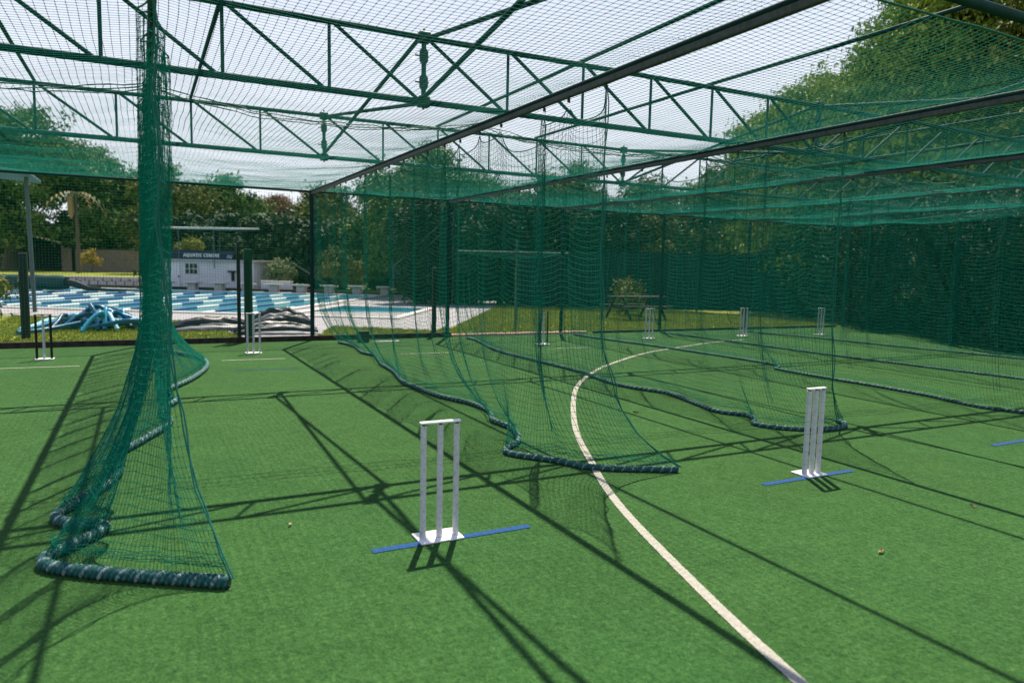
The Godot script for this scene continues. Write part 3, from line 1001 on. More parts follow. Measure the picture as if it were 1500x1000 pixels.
# ---------------------------------------------------------------- things along the fence line
func build_edge() -> void:
	var mb := MB.new()
	mb.box(Vector3(-2.1, 0.84, -17.2), Vector3(0.075, 0.86, 0.075), Basis(), 0.012)
	solo("black_post", mb, M.black, "thick black square post at left beyond the back net", "post", Vector3(-2.1, -0.02, -17.2))
	mb = MB.new()
	mb.box(Vector3(1.745, 1.0, -15.68), Vector3(0.035, 1.02, 0.035), Basis(), 0.008)
	solo("gate_post", mb, M.black, "slim black gate post beside the wide green post before the pool", "post", Vector3(1.745, -0.02, -15.68), "gate posts")
	mb = MB.new()
	mb.box(Vector3(1.93, 0.93, -15.7), Vector3(0.078, 0.95, 0.06), Basis(), 0.01)
	solo("gate_post", mb, mat(0.012, 0.045, 0.022, 0.7), "wide dark green gate post behind the far white wicket", "post", Vector3(1.93, -0.02, -15.7), "gate posts")
	mb = MB.new()
	mb.box(Vector3(6.0, 0.78, -15.7), Vector3(0.045, 0.8, 0.045), Basis(), 0.008)
	solo("gate_post", mb, M.black, "short black post left of the third cage post by the lawn", "post", Vector3(6.0, -0.02, -15.7), "gate posts")
	# pole with a cross bar carrying a strip of net
	var t := thing("net_pole", "pale steel pole with a crossbar carrying a strip of net", "pole", Vector3(8.8, -0.02, -17.0))
	mb = MB.new()
	mb.tube(PackedVector3Array([Vector3(8.8, -0.02, -17), Vector3(8.8, 2.36, -17)]), 0.03, 10)
	part("pole", mb, M.galv, t)
	mb = MB.new()
	mb.rod(Vector3(7.08, 2.0, -16.96), Vector3(10.35, 2.03, -16.96), 0.022, 8)
	part("crossbar", mb, M.galv, t)
	mb = MB.new()
	for q in 20:
		var pts := PackedVector3Array()
		for i in 24:
			var f := i / 23.0
			pts.append(Vector3(lerpf(7.1, 10.2, f), 2.0 - (0.02 + 0.14 * sin(PI * f)) * q / 19.0, -16.95 + 0.03 * sin(q + f * 9.0)))
		mb.strand(pts, 0.0014, Vector3.UP)
	part("netting", mb, M.net, t, "", "stuff")
	# dark box on the turf
	t = thing("equipment_box", "small brown box on the turf beyond the centre net", "box", Vector3(4.1, 0, -14.85))
	mb = MB.new()
	mb.box(Vector3(4.1, 0.11, -14.85), Vector3(0.11, 0.1, 0.09), Basis(), 0.008)
	part("body", mb, mat(0.035, 0.025, 0.018, 0.8), t)
	mb = MB.new()
	mb.box(Vector3(4.1, 0.222, -14.85), Vector3(0.118, 0.012, 0.098), Basis(), 0.004)
	part("lid", mb, mat(0.05, 0.038, 0.025, 0.8), t)
	mb = MB.new()
	mb.box(Vector3(4.55, 0.012, -14.7), Vector3(0.28, 0.012, 0.03), Basis(), 0.004)
	solo("white_batten", mb, M.white_paint, "short white batten lying on the turf beside the brown box", "batten", Vector3(4.55, 0, -14.7))

# ---------------------------------------------------------------- pools and what lies round them
func hose(called: String, label: String, group: String, pts: Array, r: float, m: Material, cat := "hose") -> void:
	var cv := Curve3D.new()
	cv.bake_interval = 0.08
	for k in pts.size():
		var a: Vector3 = pts[maxi(k - 1, 0)]
		var b: Vector3 = pts[mini(k + 1, pts.size() - 1)]
		cv.add_point(pts[k], (a - b) / 6.0, (b - a) / 6.0)
	var mb := MB.new()
	mb.tube(cv.get_baked_points(), r, 9)
	solo(called, mb, m, label, cat, Vector3(pts[0].x, 0, pts[0].z), group)

func build_pool() -> void:
	# basins
	var blue := textured(noise_tex(0.02, [[0.10, 0.34, 0.42], [0.14, 0.42, 0.50], [0.17, 0.46, 0.53]], 61, 256, 4), 0.3, 0.5)
	for q: Array in [[-24.0, -0.5, 0.0, 15.0], [0.7, 3.95, 0.0, 5.3]]:
		var mb := MB.new()
		pool_rect(mb, q[0], q[1], q[2], q[3], -1.3)
		for e: Array in [[q[0], q[2], q[1], q[2]], [q[1], q[2], q[1], q[3]], [q[1], q[3], q[0], q[3]], [q[0], q[3], q[0], q[2]]]:
			mb.quad(pool_pt(e[0], e[1], -1.3), pool_pt(e[2], e[3], -1.3), pool_pt(e[2], e[3], -0.016), pool_pt(e[0], e[1], -0.016))
		struct("pool_basin", mb, blue)
		mb = MB.new()
		pool_rect(mb, q[0], q[1], q[2], q[3], -0.11)
		var wm := mat(0.045, 0.30, 0.34, 0.12)
		wm.transparency = BaseMaterial3D.TRANSPARENCY_ALPHA
		wm.albedo_color.a = 0.62
		wm.normal_enabled = true
		wm.normal_texture = noise_bump(0.02, 63, 5.0, 512, 3)
		wm.normal_scale = 0.35
		wm.uv1_triplanar = true
		wm.uv1_world_triplanar = true
		wm.uv1_scale = Vector3.ONE * 0.4
		struct("pool_water", mb, wm)
		# coping stones round the edge
		mb = MB.new()
		var rim := 0.0
		for e: Array in [[q[0], q[1], q[2] - 0.28, q[2]], [q[0], q[1], q[3], q[3] + 0.28], [q[1], q[1] + 0.28, q[2] - 0.28, q[3] + 0.28], [q[0] - 0.28, q[0], q[2] - 0.28, q[3] + 0.28]]:
			var c := pool_pt((e[0] + e[1]) * 0.5, (e[2] + e[3]) * 0.5, 0.005)
			mb.box(c, Vector3((e[1] - e[0]) * 0.5, 0.03, (e[3] - e[2]) * 0.5), Basis(PE, Vector3.UP, -PD), 0.01)
		struct("pool_coping", mb, M.coping)
	# lane ropes with white and blue float sections
	var tone := {"white": mat(0.55, 0.56, 0.55, 0.5), "blue": mat(0.012, 0.045, 0.17, 0.5)}
	var fl := {}
	for c: String in tone:
		var mb := MB.new()
		var pts := PackedVector3Array()
		var rad := PackedFloat32Array()
		var n := 14
		for k in n:
			for o in 4:
				pts.append(PD * (1.6 * (k + [0.02, 0.12, 0.88, 0.98][o]) / n))
				rad.append([0.022, 0.05, 0.05, 0.022][o])
		mb.tube(pts, 0.07, 8, true, rad)
		fl[c] = mb.mesh()
	for q in 12:
		var s := -1.15 - q * 1.5
		var t := thing("lane_rope", "pool lane rope of white and blue floats, %s from the right" % ORD[q], "lane rope", pool_pt(s, 0.0, -0.09), "pool lane ropes")
		for k in 9:
			part_local("float_section", fl["white" if (k + q / 4) % 2 == 0 else "blue"], tone["white" if (k + q / 4) % 2 == 0 else "blue"], t, PD * (0.25 + k * 1.62))
	# starting blocks
	for q in 9:
		var s := -0.4 - q * 1.5
		var p := pool_pt(s, 15.55, -0.016)
		var t := thing("starting_block", "pale starting block at the far end of the pool, %s from the right" % ORD[q], "starting block", p, "starting blocks")
		t.basis = Basis(PE, Vector3.UP, -PD)
		var mb := MB.new()
		mb.box(Vector3(0, 0.2, 0), Vector3(0.22, 0.2, 0.2), Basis(), 0.02)
		part_local("pedestal", mb.mesh(), M.concrete, t)
		mb = MB.new()
		mb.box(Vector3(0, 0.44, 0.04), Vector3(0.40, 0.035, 0.34), Basis(Vector3.RIGHT, -0.08), 0.012)
		part_local("platform", mb.mesh(), mat(0.5, 0.47, 0.42, 0.6), t)
	# heap of blue hoses
	var rg := RandomNumberGenerator.new()
	rg.seed = 5
	var hb := [mat(0.03, 0.22, 0.34, 0.35), mat(0.012, 0.09, 0.17, 0.35), mat(0.26, 0.55, 0.64, 0.3), mat(0.008, 0.05, 0.10, 0.35)]
	var hn := ["mid blue", "dark blue", "pale blue", "navy"]
	for k in 26:
		var a := rg.randf_range(-0.5, 0.5)
		var c := Vector3(-0.95 + rg.randf_range(-0.75, 0.65), 0, -19.4 + rg.randf_range(-0.5, 0.6))
		var top := 0.07 + 0.40 * (1.0 - absf(c.x + 0.9) / 1.0) * rg.randf_range(0.3, 1.0)
		var l := rg.randf_range(0.5, 1.0)
		var dx := Vector3(cos(a), 0, sin(a)) * l
		if k < 7: dx = Vector3(0.55 + 0.3 * rg.randf(), 0, 0.5 - 0.2 * k)
		if k > 15:
			dx = Vector3(rg.randf_range(-0.35, 0.35), 0, rg.randf_range(0.3, 0.5))
			c.z += 0.35
			top += 0.06
		var w := Vector3(-dx.z, 0, dx.x) * rg.randf_range(-0.6, 0.6)
		hose("blue_hose", "%s hose in the heap of pool hoses on the lawn" % hn[k % 4], "hoses heaped on the lawn", [Vector3(c.x, 0.045, c.z) - dx, Vector3(c.x, top * 0.8, c.z) - dx * 0.5 + w * 0.5, Vector3(c.x, top + 0.06, c.z) + w, Vector3(c.x, top * 0.75, c.z) + dx * 0.5 + w * 0.4, Vector3(c.x, 0.045, c.z) + dx], 0.048, hb[k % 4])
	hose("blue_hose", "long dark hose trailing left from the heap across the lawn", "hoses heaped on the lawn", [Vector3(-2.35, 0.045, -18.0), Vector3(-1.9, 0.06, -18.5), Vector3(-1.3, 0.16, -18.9), Vector3(-0.6, 0.3, -19.2)], 0.05, hb[1])
	# folded pool covers by the gate
	cover_heap("dark crumpled pool cover lying folded left of the gate posts", Vector3(1.45, -0.012, -18.6), 0.95, 0.42, 0.30, 3)
	cover_heap("dark bulging pool cover folded in a tall loop right of the gate posts", Vector3(3.05, -0.012, -18.6), 0.75, 0.5, 0.48, 4)
	cover_heap("flat grey pool cover spread in long folds behind the far white wicket", Vector3(2.75, -0.012, -17.4), 0.95, 0.4, 0.24, 9)
	# rolled cover at the far left of the pool
	var t := thing("rolled_cover", "long dark green rolled pool cover lying at far left of the pool", "pool cover", Vector3(-4.4, -0.016, -42.6))
	var mb := MB.new()
	var pts := PackedVector3Array()
	var rad := PackedFloat32Array()
	for k in 15:
		pts.append(Vector3(-6.6 + k * 0.235, 0.36, -43.3 + k * 0.12))
		rad.append(0.37 * (1.0 if k > 0 and k < 14 else 0.86) * (1.0 + 0.03 * sin(k * 1.7)))
	mb.tube(pts, 0.36, 18, true, rad)
	part("roll", mb, mat(0.012, 0.035, 0.035, 0.4), t)
	mb = MB.new()
	pts = PackedVector3Array([Vector3(-3.4, 0.4, -41.8), Vector3(-2.9, 0.3, -41.6), Vector3(-2.4, 0.1, -41.5), Vector3(-1.5, 0.04, -41.2), Vector3(0.2, 0.02, -40.6)])
	mb.tube(pts, 0.3, 10, true, PackedFloat32Array([0.3, 0.32, 0.22, 0.12, 0.05]), Vector3.UP, 0.55)
	part("trailing_sheet", mb, M.pvc, t)

func cover_heap(label: String, c: Vector3, len_: float, depth: float, h: float, seed_: int) -> void:
	var t := thing("pool_cover", label, "pool cover", c, "folded pool covers")
	var rg := RandomNumberGenerator.new()
	rg.seed = seed_
	for k in 7:
		var z := c.z + lerpf(depth, -depth, k / 6.0) + rg.randf_range(-0.05, 0.05)
		var hh := h * (0.25 + 0.75 * sin(PI * (k + 0.7) / 8.0)) * rg.randf_range(0.7, 1.1)
		var tilt := rg.randf_range(-0.35, 0.35)
		var n := 16
		var mb := MB.new()
		var nr := 12
		for i in n + 1:
			var f := i / float(n)
			var x := c.x + lerpf(-len_, len_, f) * rg.randf_range(0.97, 1.0)
			var env := pow(sin(PI * clampf(f * 0.94 + 0.03, 0, 1)), 0.45)
			for j in nr + 1:
				var a := PI * j / nr
				var fold := 1.0 + 0.22 * noise.get_noise_3d(x * 3.0, a * 1.4, seed_ * 3.0 + k) + 0.1 * noise.get_noise_3d(x * 9.0, a * 3.0, k)
				var p := Vector3(x, c.y + sin(a) * hh * env * fold, z + tilt * (f - 0.5) + cos(a) * (depth * 0.30) * env * fold)
				mb.vert(p, Vector3(0, sin(a), cos(a)).normalized())
		for i in n:
			for j in nr:
				var a := i * (nr + 1) + j
				mb.I.append_array(PackedInt32Array([a, a + 1, a + nr + 1, a + 1, a + nr + 2, a + nr + 1]))
		part("fold", smooth_normals(mb), M.pvc if (k + seed_) % 3 != 0 else M.pvc_grey, t)

func smooth_normals(mb: MB) -> MB:
	var acc := PackedVector3Array()
	acc.resize(mb.V.size())
	for i in range(0, mb.I.size(), 3):
		var a := mb.I[i]
		var b := mb.I[i + 1]
		var c := mb.I[i + 2]
		var n := (mb.V[c] - mb.V[a]).cross(mb.V[b] - mb.V[a])
		acc[a] += n
		acc[b] += n
		acc[c] += n
	for i in acc.size():
		var n := acc[i].normalized()
		mb.N[i] = n if n != Vector3.ZERO else Vector3.UP
	return mb

# ---------------------------------------------------------------- buildings and fences behind
func build_backdrop() -> void:
	var bb := Basis(PE, Vector3.UP, -PD)         # turned with the pool
	# club building
	var o := pool_pt(-10.7, 16.9, -0.02)
	var t := thing("pool_building", "low white pool building with navy name board and roof canopy", "building", o)
	t.basis = bb
	var mb := MB.new()
	mb.box(Vector3(0, 0.8, -1.6), Vector3(2.55, 0.8, 1.6))
	part_local("wall", mb.mesh(), M.wall, t)
	var f := 0.012
	mb = MB.new()
	mb.box(Vector3(-0.55, 1.9, 0.06), Vector3(2.0, 0.29, 0.05), Basis(), 0.01)
	var sign := part_local("name_board", mb.mesh(), M.navy, t)
	var tm := TextMesh.new()
	tm.text = "AQUATIC CENTRE"
	var fnt := SystemFont.new()
	fnt.font_names = PackedStringArray(["Droid Sans"])
	fnt.font_weight = 700
	tm.font = fnt
	tm.font_size = 32
	tm.pixel_size = 0.0078
	tm.depth = 0.01
	part_local("lettering", tm, mat(0.7, 0.7, 0.72, 0.6), sign, Vector3(-0.35, 1.9, 0.118))
	mb = MB.new()
	for k in 3: mb.tube(PackedVector3Array([Vector3(1.12, 1.78 + k * 0.06, 0.118), Vector3(1.22, 1.82 + k * 0.06, 0.118), Vector3(1.32, 1.77 + k * 0.06, 0.118), Vector3(1.41, 1.81 + k * 0.06, 0.118)]), 0.013, 5)
	part_local("wave_emblem", mb.mesh(), mat(0.45, 0.55, 0.62, 0.6), sign)
	mb = MB.new()
	mb.box(Vector3(-0.98, 1.16, f), Vector3(0.36, 0.27, 0.02), Basis(), 0.004)
	var win := part_local("window", mb.mesh(), M.glass, t)
	for k in 4:
		mb = MB.new()
		mb.box(Vector3(-1.34 + k * 0.24, 1.16, f + 0.025), Vector3(0.012, 0.28, 0.012))
		part_local("glazing_bar", mb.mesh(), M.white_paint, win)
	mb = MB.new()
	mb.box(Vector3(-0.98, 1.16, f + 0.025), Vector3(0.37, 0.012, 0.010))
	part_local("glazing_bar", mb.mesh(), M.white_paint, win)
	mb = MB.new()
	mb.box(Vector3(-1.95, 0.75, f), Vector3(0.3, 0.74, 0.02), Basis(), 0.004)
	var door := part_local("door", mb.mesh(), mat(0.5, 0.52, 0.55, 0.5), t)
	mb = MB.new()
	mb.box(Vector3(-1.72, 0.72, f + 0.04), Vector3(0.02, 0.06, 0.02))
	part_local("handle", mb.mesh(), M.bolt, door)
	mb = MB.new()
	mb.box(Vector3(1.35, 1.05, 0.08), Vector3(0.22, 0.045, 0.07), Basis(), 0.01)
	mb.box(Vector3(1.40, 0.78, 0.06), Vector3(0.075, 0.24, 0.05), Basis(), 0.01)
	part_local("wall_fountain", mb.mesh(), M.black, t)
	mb = MB.new()
	mb.box(Vector3(0.1, 1.64, -1.55), Vector3(2.75, 0.04, 1.75), Basis(), 0.01)
	part_local("roof_deck", mb.mesh(), M.concrete, t)
	# viewing canopy and rails on the roof
	mb = MB.new()
	mb.box(Vector3(-0.6, 3.42, -0.75), Vector3(2.6, 0.05, 1.3), Basis(Vector3.RIGHT, 0.05), 0.015)
	part_local("canopy_roof", mb.mesh(), mat(0.33, 0.38, 0.36, 0.5), t)
	for q: Vector3 in [Vector3(-1.65, 1.68, 0.1), Vector3(-0.1, 1.68, -1.5), Vector3(0.42, 1.2, 0.2), Vector3(1.85, 1.2, 0.2), Vector3(-2.8, 1.68, 0.1)]:
		mb = MB.new()
		mb.rod(q, Vector3(q.x, 3.38 if q.x < 1.0 else 3.0, q.z), 0.028, 8)
		part_local("canopy_post", mb.mesh(), M.galv, t)
	for y: float in [2.05, 2.45]:
		mb = MB.new()
		mb.rod(Vector3(-2.6, y, 0.12), Vector3(1.85, y, 0.12), 0.014, 6)
		part_local("guard_rail", mb.mesh(), M.galv, t)
	# low white wall to the right of the building
	var lw := thing("low_wall", "low white wall right of the pool building", "wall", pool_pt(-6.7, 16.6, -0.02))
	lw.basis = bb
	mb = MB.new()
	mb.box(Vector3(0, 0.28, 0), Vector3(0.85, 0.28, 0.12), Basis(), 0.015)
	part_local("masonry", mb.mesh(), M.wall, lw)
	mb = MB.new()
	mb.box(Vector3(0, 0.58, 0), Vector3(0.88, 0.022, 0.15), Basis(), 0.008)
	part_local("coping", mb.mesh(), M.coping, lw)
	# stacked loungers right of the building
	var sl := thing("tilted_rack", "slatted grey rack leaning on the bank right of the building", "rack", Vector3(8.3, 0.35, -42.5))
	for k in 7:
		mb = MB.new()
		mb.rod(Vector3(7.3 + k * 0.05, 1.75 - k * 0.03, -42.6 + k * 0.05), Vector3(9.1 + k * 0.05, 0.62 - k * 0.03, -42.2 + k * 0.05), 0.03, 6)
		part("slat", mb, M.galv, sl)
	# dark ledge in front of the building, concrete retaining wall at left
	mb = MB.new()
	mb.box(pool_pt(-9.0, 16.2, 0.06), Vector3(15.0, 0.09, 0.08), bb, 0.01)
	solo("ledge", mb, M.board, "long dark ledge behind the starting blocks", "ledge", pool_pt(-9.0, 16.2, -0.03))
	var rw := thing("retaining_wall", "grey concrete block retaining wall at far left behind the pool", "wall", Vector3(-1.8, -0.3, -48.2))
	for r in 3:
		for k in 9:
			mb = MB.new()
			mb.box(Vector3(-3.6 + k * 0.46 + 0.2 * (r % 2), -0.10 + r * 0.26, -48.9 + k * 0.21 - r * 0.1), Vector3(0.222, 0.124, 0.14), Basis(Vector3.UP, -0.43), 0.012)
			part("block", mb, M.concrete, rw)
	# raised lawn behind, timber paling fence
	mb = sheet([Vector2(-40, -60), Vector2(-4.5, -49.3), Vector2(2.5, -46.2), Vector2(10, -52), Vector2(10, -90), Vector2(-40, -90)], 0.42)
	struct("upper_lawn", mb, M.lawn)
	var tf := thing("paling_fence", "brown timber paling fence at far left below the trees", "fence", Vector3(-2.9, 0.42, -71.3))
	var dirv := (Vector3(-0.2, 0, -70.2) - Vector3(-5.0, 0, -72.5)).normalized()
	for k in 34:
		mb = MB.new()
		var p := Vector3(-5.0, 0.42, -72.5) + dirv * k * 0.158
		mb.box(p + Vector3(0, 0.95 + 0.012 * sin(k * 3.7), 0.02 * (k % 2)), Vector3(0.074, 0.95, 0.012), Basis(dirv, Vector3.UP, dirv.cross(Vector3.UP)))
		part("paling", mb, M.timber, tf)
	mb = MB.new()
	mb.box(Vector3(-6.0, 1.5, -72.6), Vector3(0.09, 1.1, 0.09))
	mb.box(Vector3(-5.62, 1.4, -72.4), Vector3(0.3, 1.0, 0.02))
	part("gate_panel", mb, M.timber, tf)
	# shed with pale gable edge behind the fence
	var sh := thing("shed", "dark shed with pale thin roof edges behind the fence", "shed", Vector3(-7.0, 0.4, -78))
	mb = MB.new()
	mb.box(Vector3(-7.5, 1.6, -79), Vector3(5.2, 1.2, 2.5))
	part("wall", mb, M.board, sh)
	mb = MB.new()
	for q: Array in [[Vector3(-12.5, 4.3, -76.2), Vector3(-6.4, 2.8, -76.0)], [Vector3(-6.4, 2.8, -76.0), Vector3(-4.6, 3.35, -76.0)], [Vector3(-4.6, 3.35, -76.0), Vector3(-2.6, 2.75, -75.8)]]:
		mb.rod(q[0], q[1], 0.06, 6)
	part("roof_edge", mb, M.galv, sh)
	mb = MB.new()
	mb.quad(Vector3(-12.5, 4.25, -76.2), Vector3(-6.4, 2.75, -76.0), Vector3(-6.4, 3.1, -81.0), Vector3(-12.5, 4.6, -81.0))
	mb.quad(Vector3(-6.4, 2.75, -76.0), Vector3(-4.6, 3.3, -76.0), Vector3(-4.6, 3.6, -81.0), Vector3(-6.4, 3.05, -81.0))
	mb.quad(Vector3(-4.6, 3.3, -76.0), Vector3(-2.6, 2.7, -75.8), Vector3(-2.6, 3.0, -81.0), Vector3(-4.6, 3.6, -81.0))
	part("roof", mb, M.board, sh)
	# shade shelter at the far left edge
	var ss := thing("shade_shelter", "grey steel shade shelter at the left edge beyond the net", "shelter", Vector3(-2.88, -0.02, -25.6))
	mb = MB.new()
	mb.rod(Vector3(-2.88, -0.02, -25.6), Vector3(-2.95, 3.95, -25.6), 0.058, 12)
	part("post", mb, M.galv, ss)
	mb = MB.new()
	mb.box(Vector3(-4.75, 4.08, -25.9), Vector3(2.0, 0.05, 1.4), Basis(Vector3.FORWARD, 0.06), 0.015)
	part("roof", mb, M.galv, ss)
	mb = MB.new()
	mb.rod(Vector3(-6.2, -0.02, -25.6), Vector3(-6.2, 4.0, -25.6), 0.075, 12)
	part("post", mb, M.galv, ss)
	# green screen fence, timber table, stair rail on the right
	var sf := thing("screen_fence", "dark green shade cloth fence behind the lawn at right", "fence", Vector3(19.0, -0.02, -23.5))
	for k in 9:
		var a := Vector3(13.6 + k * 1.5, 0, -26.0 + k * 0.95)
		var b := a + Vector3(1.5, 0, 0.95)
		mb = MB.new()
		mb.rod(Vector3(a.x, -0.02, a.z), Vector3(a.x, 2.35, a.z), 0.035, 8)
		part("post", mb, M.steel_dark, sf)
		mb = MB.new()
		var d := (b - a).normalized()
		mb.box((a + b) * 0.5 + Vector3(0, 1.2, -0.06), Vector3(0.889, 1.12, 0.012), Basis(d, Vector3.UP, d.cross(Vector3.UP)))
		part("cloth_panel", mb, M.screen, sf)
	var tb := thing("picnic_table", "dark timber picnic table on the lawn before the screen fence", "table", Vector3(14.6, -0.02, -19.5))
	for q: Array in [[0.74, 0.38, 0.0], [0.44, 0.14, 0.66], [0.44, 0.14, -0.66]]:
		var nb := 3 if q[1] > 0.2 else 1
		for k in nb:
			mb = MB.new()
			mb.box(Vector3(14.6, q[0], -19.5 + q[2] + (k - (nb - 1) * 0.5) * 0.25), Vector3(0.95, 0.022, 0.12), Basis(), 0.006)
			part("plank", mb, M.board, tb)
	for s: float in [-0.7, 0.7]:
		for g: float in [-1.0, 1.0]:
			mb = MB.new()
			mb.rod(Vector3(14.6 + s, -0.02, -19.5 + g * 0.72), Vector3(14.6 + s, 0.72, -19.5 + g * 0.2), 0.045, 6)
			part("leg", mb, M.board, tb)
		mb = MB.new()
		mb.rod(Vector3(14.6 + s, 0.39, -20.25), Vector3(14.6 + s, 0.39, -18.75), 0.04, 6)
		part("cross_bearer", mb, M.board, tb)
	var st := thing("stair_handrail", "grey sloping stair handrail before the dark hedge", "handrail", Vector3(10.4, -0.02, -28.8))
	for q: Array in [[Vector3(9.31, 1.53, -29.1), Vector3(11.59, 3.84, -28.2), 0.03], [Vector3(9.31, 1.1, -29.1), Vector3(11.59, 3.4, -28.2), 0.022]]:
		mb = MB.new()
		mb.rod(q[0], q[1], q[2], 8)
		part("rail", mb, M.galv, st)
	for q: Array in [[9.31, 1.53, -29.1], [10.45, 2.7, -28.65], [11.59, 3.84, -28.2]]:
		mb = MB.new()
		mb.rod(Vector3(q[0], -0.02, q[2]), Vector3(q[0], q[1], q[2]), 0.03, 8)
		part("post", mb, M.galv, st)

# ---------------------------------------------------------------- trees
var clump_cache := {}

func clump(kind: String, leaf: float, n: int, rad: float, seed_: int) -> Mesh:
	var key := kind
	if clump_cache.has(key): return clump_cache[key]
	var rg := RandomNumberGenerator.new()
	rg.seed = seed_
	var mb := MB.new()
	for k in n:
		var p := Vector3(rg.randfn(), rg.randfn() * 0.7, rg.randfn()) * rad * 0.5
		var up := (p.normalized() * 0.6 + Vector3(rg.randfn() * 0.5, 0.7 + rg.randfn() * 0.4, rg.randfn() * 0.5)).normalized()
		var d := up.cross(Vector3(rg.randfn(), rg.randfn(), rg.randfn())).normalized()
		d = (d + Vector3(0, -0.35, 0)).normalized()
		var s := d.cross(up).normalized()
		var l := leaf * rg.randf_range(0.7, 1.25)
		var w := l * rg.randf_range(0.2, 0.28)
		var a := p
		var mid := p + d * l * 0.45 - up * l * 0.05
		var tip := p + d * l - up * l * 0.14
		mb.tri(a, mid + s * w + up * w * 0.35, tip)
		mb.tri(a, tip, mid - s * w + up * w * 0.35)
	var m := mb.mesh()
	m.surface_set_material(0, M.leaf)
	clump_cache[key] = m
	return m

# blobs: [centre offset from base, radius, vertical squash]
func tree(called: String, label: String, cat: String, group: String, base: Vector3, trunk_h: float, trunk_r: float, blobs: Array, n: int, mesh: Mesh, cols: Array, seed_: int, size := 1.0) -> void:
	var t := thing(called, label, cat, base, group)
	var rg := RandomNumberGenerator.new()
	rg.seed = seed_
	if trunk_h > 0.0:
		var mb := MB.new()
		var pts := PackedVector3Array()
		var rad := PackedFloat32Array()
		for k in 7:
			var f := k / 6.0
			pts.append(base + Vector3(0.25 * trunk_r * 3.0 * sin(f * 3.0 + seed_), trunk_h * f - 0.05, 0.2 * trunk_r * 3.0 * sin(f * 4.0 + seed_ * 2.0)))
			rad.append(trunk_r * (1.25 - 0.7 * f) * (1.3 if k == 0 else 1.0))
		mb.tube(pts, trunk_r, 9, true, rad)
		for b: Array in blobs:
			var c: Vector3 = b[0]
			var st := pts[4].lerp(pts[6], rg.randf())
			var e: Vector3 = base + c
			var mid := st.lerp(e, 0.5) + Vector3(rg.randf_range(-0.3, 0.3), 0.35, rg.randf_range(-0.3, 0.3))
			mb.tube(PackedVector3Array([st, mid, e]), trunk_r, 6, false, PackedFloat32Array([trunk_r * 0.5, trunk_r * 0.33, trunk_r * 0.12]))
		part("trunk", mb, M.trunk, t)
	var tot := 0.0
	for b: Array in blobs: tot += b[1] * b[1]
	var xf := []
	var cc := []
	for b: Array in blobs:
		var cnt := int(n * b[1] * b[1] / tot)
		var rb: float = b[1]
		# boughs: small flattened clusters on the crown, so that it breaks into lit and shaded clumps
		var nb := maxi(int(cnt / 16.0), 6)
		var boughs := []
		for k in nb:
			var bd := Vector3(rg.randfn(), rg.randfn() * 0.9 + 0.15, rg.randfn()).normalized()
			var lump := 1.0 + 0.28 * noise.get_noise_3d(bd.x * 2.2 + seed_, bd.y * 2.2, bd.z * 2.2 + rb)
			boughs.append([bd * rb * lump * rg.randf_range(0.62, 0.98), rg.randf_range(0.15, 0.30) * rb, bd])
		for k in cnt:
			var bg: Array = boughs[k % nb]
			var d: Vector3 = bg[2]
			var o3 := Vector3(rg.randfn(), rg.randfn() * 0.55, rg.randfn()) * float(bg[1]) * 0.62
			var q: Vector3 = bg[0] + o3
			if k % 6 == 0: q *= rg.randf_range(0.4, 0.8)
			var p: Vector3 = b[0] + Vector3(q.x, q.y * b[2], q.z)
			if p.y < 0.15 - base.y * 0.0: p.y = 0.15 + rg.randf() * 0.4
			var bs := Basis(Quaternion(Vector3.UP, (d * 0.7 + Vector3.UP).normalized())) * Basis(Vector3.UP, rg.randf() * TAU)
			xf.append(Transform3D(bs.scaled(Vector3.ONE * size * rg.randf_range(0.75, 1.3)), p))
			var ci := clampf(rg.randf() * 0.6 + 0.5 * (noise.get_noise_3d(p.x * 0.5, p.y * 0.5, p.z * 0.5 + seed_) + 0.4), 0.0, 0.999) * (cols.size() - 1)
			var c0: Array = cols[int(ci)]
			var c1: Array = cols[mini(int(ci) + 1, cols.size() - 1)]
			var fr := ci - floorf(ci)
			cc.append(Color(lerpf(c0[0], c1[0], fr), lerpf(c0[1], c1[1], fr), lerpf(c0[2], c1[2], fr)))
	var mm := MultiMesh.new()
	mm.transform_format = MultiMesh.TRANSFORM_3D
	mm.use_colors = true
	mm.mesh = mesh
	mm.instance_count = xf.size()
	for i in xf.size():
		mm.set_instance_transform(i, xf[i])
		mm.set_instance_color(i, cc[i])
	var o := MultiMeshInstance3D.new()
	o.name = "crown"
	o.multimesh = mm
	t.add_child(o, true)
	o.set_meta("kind", "stuff")

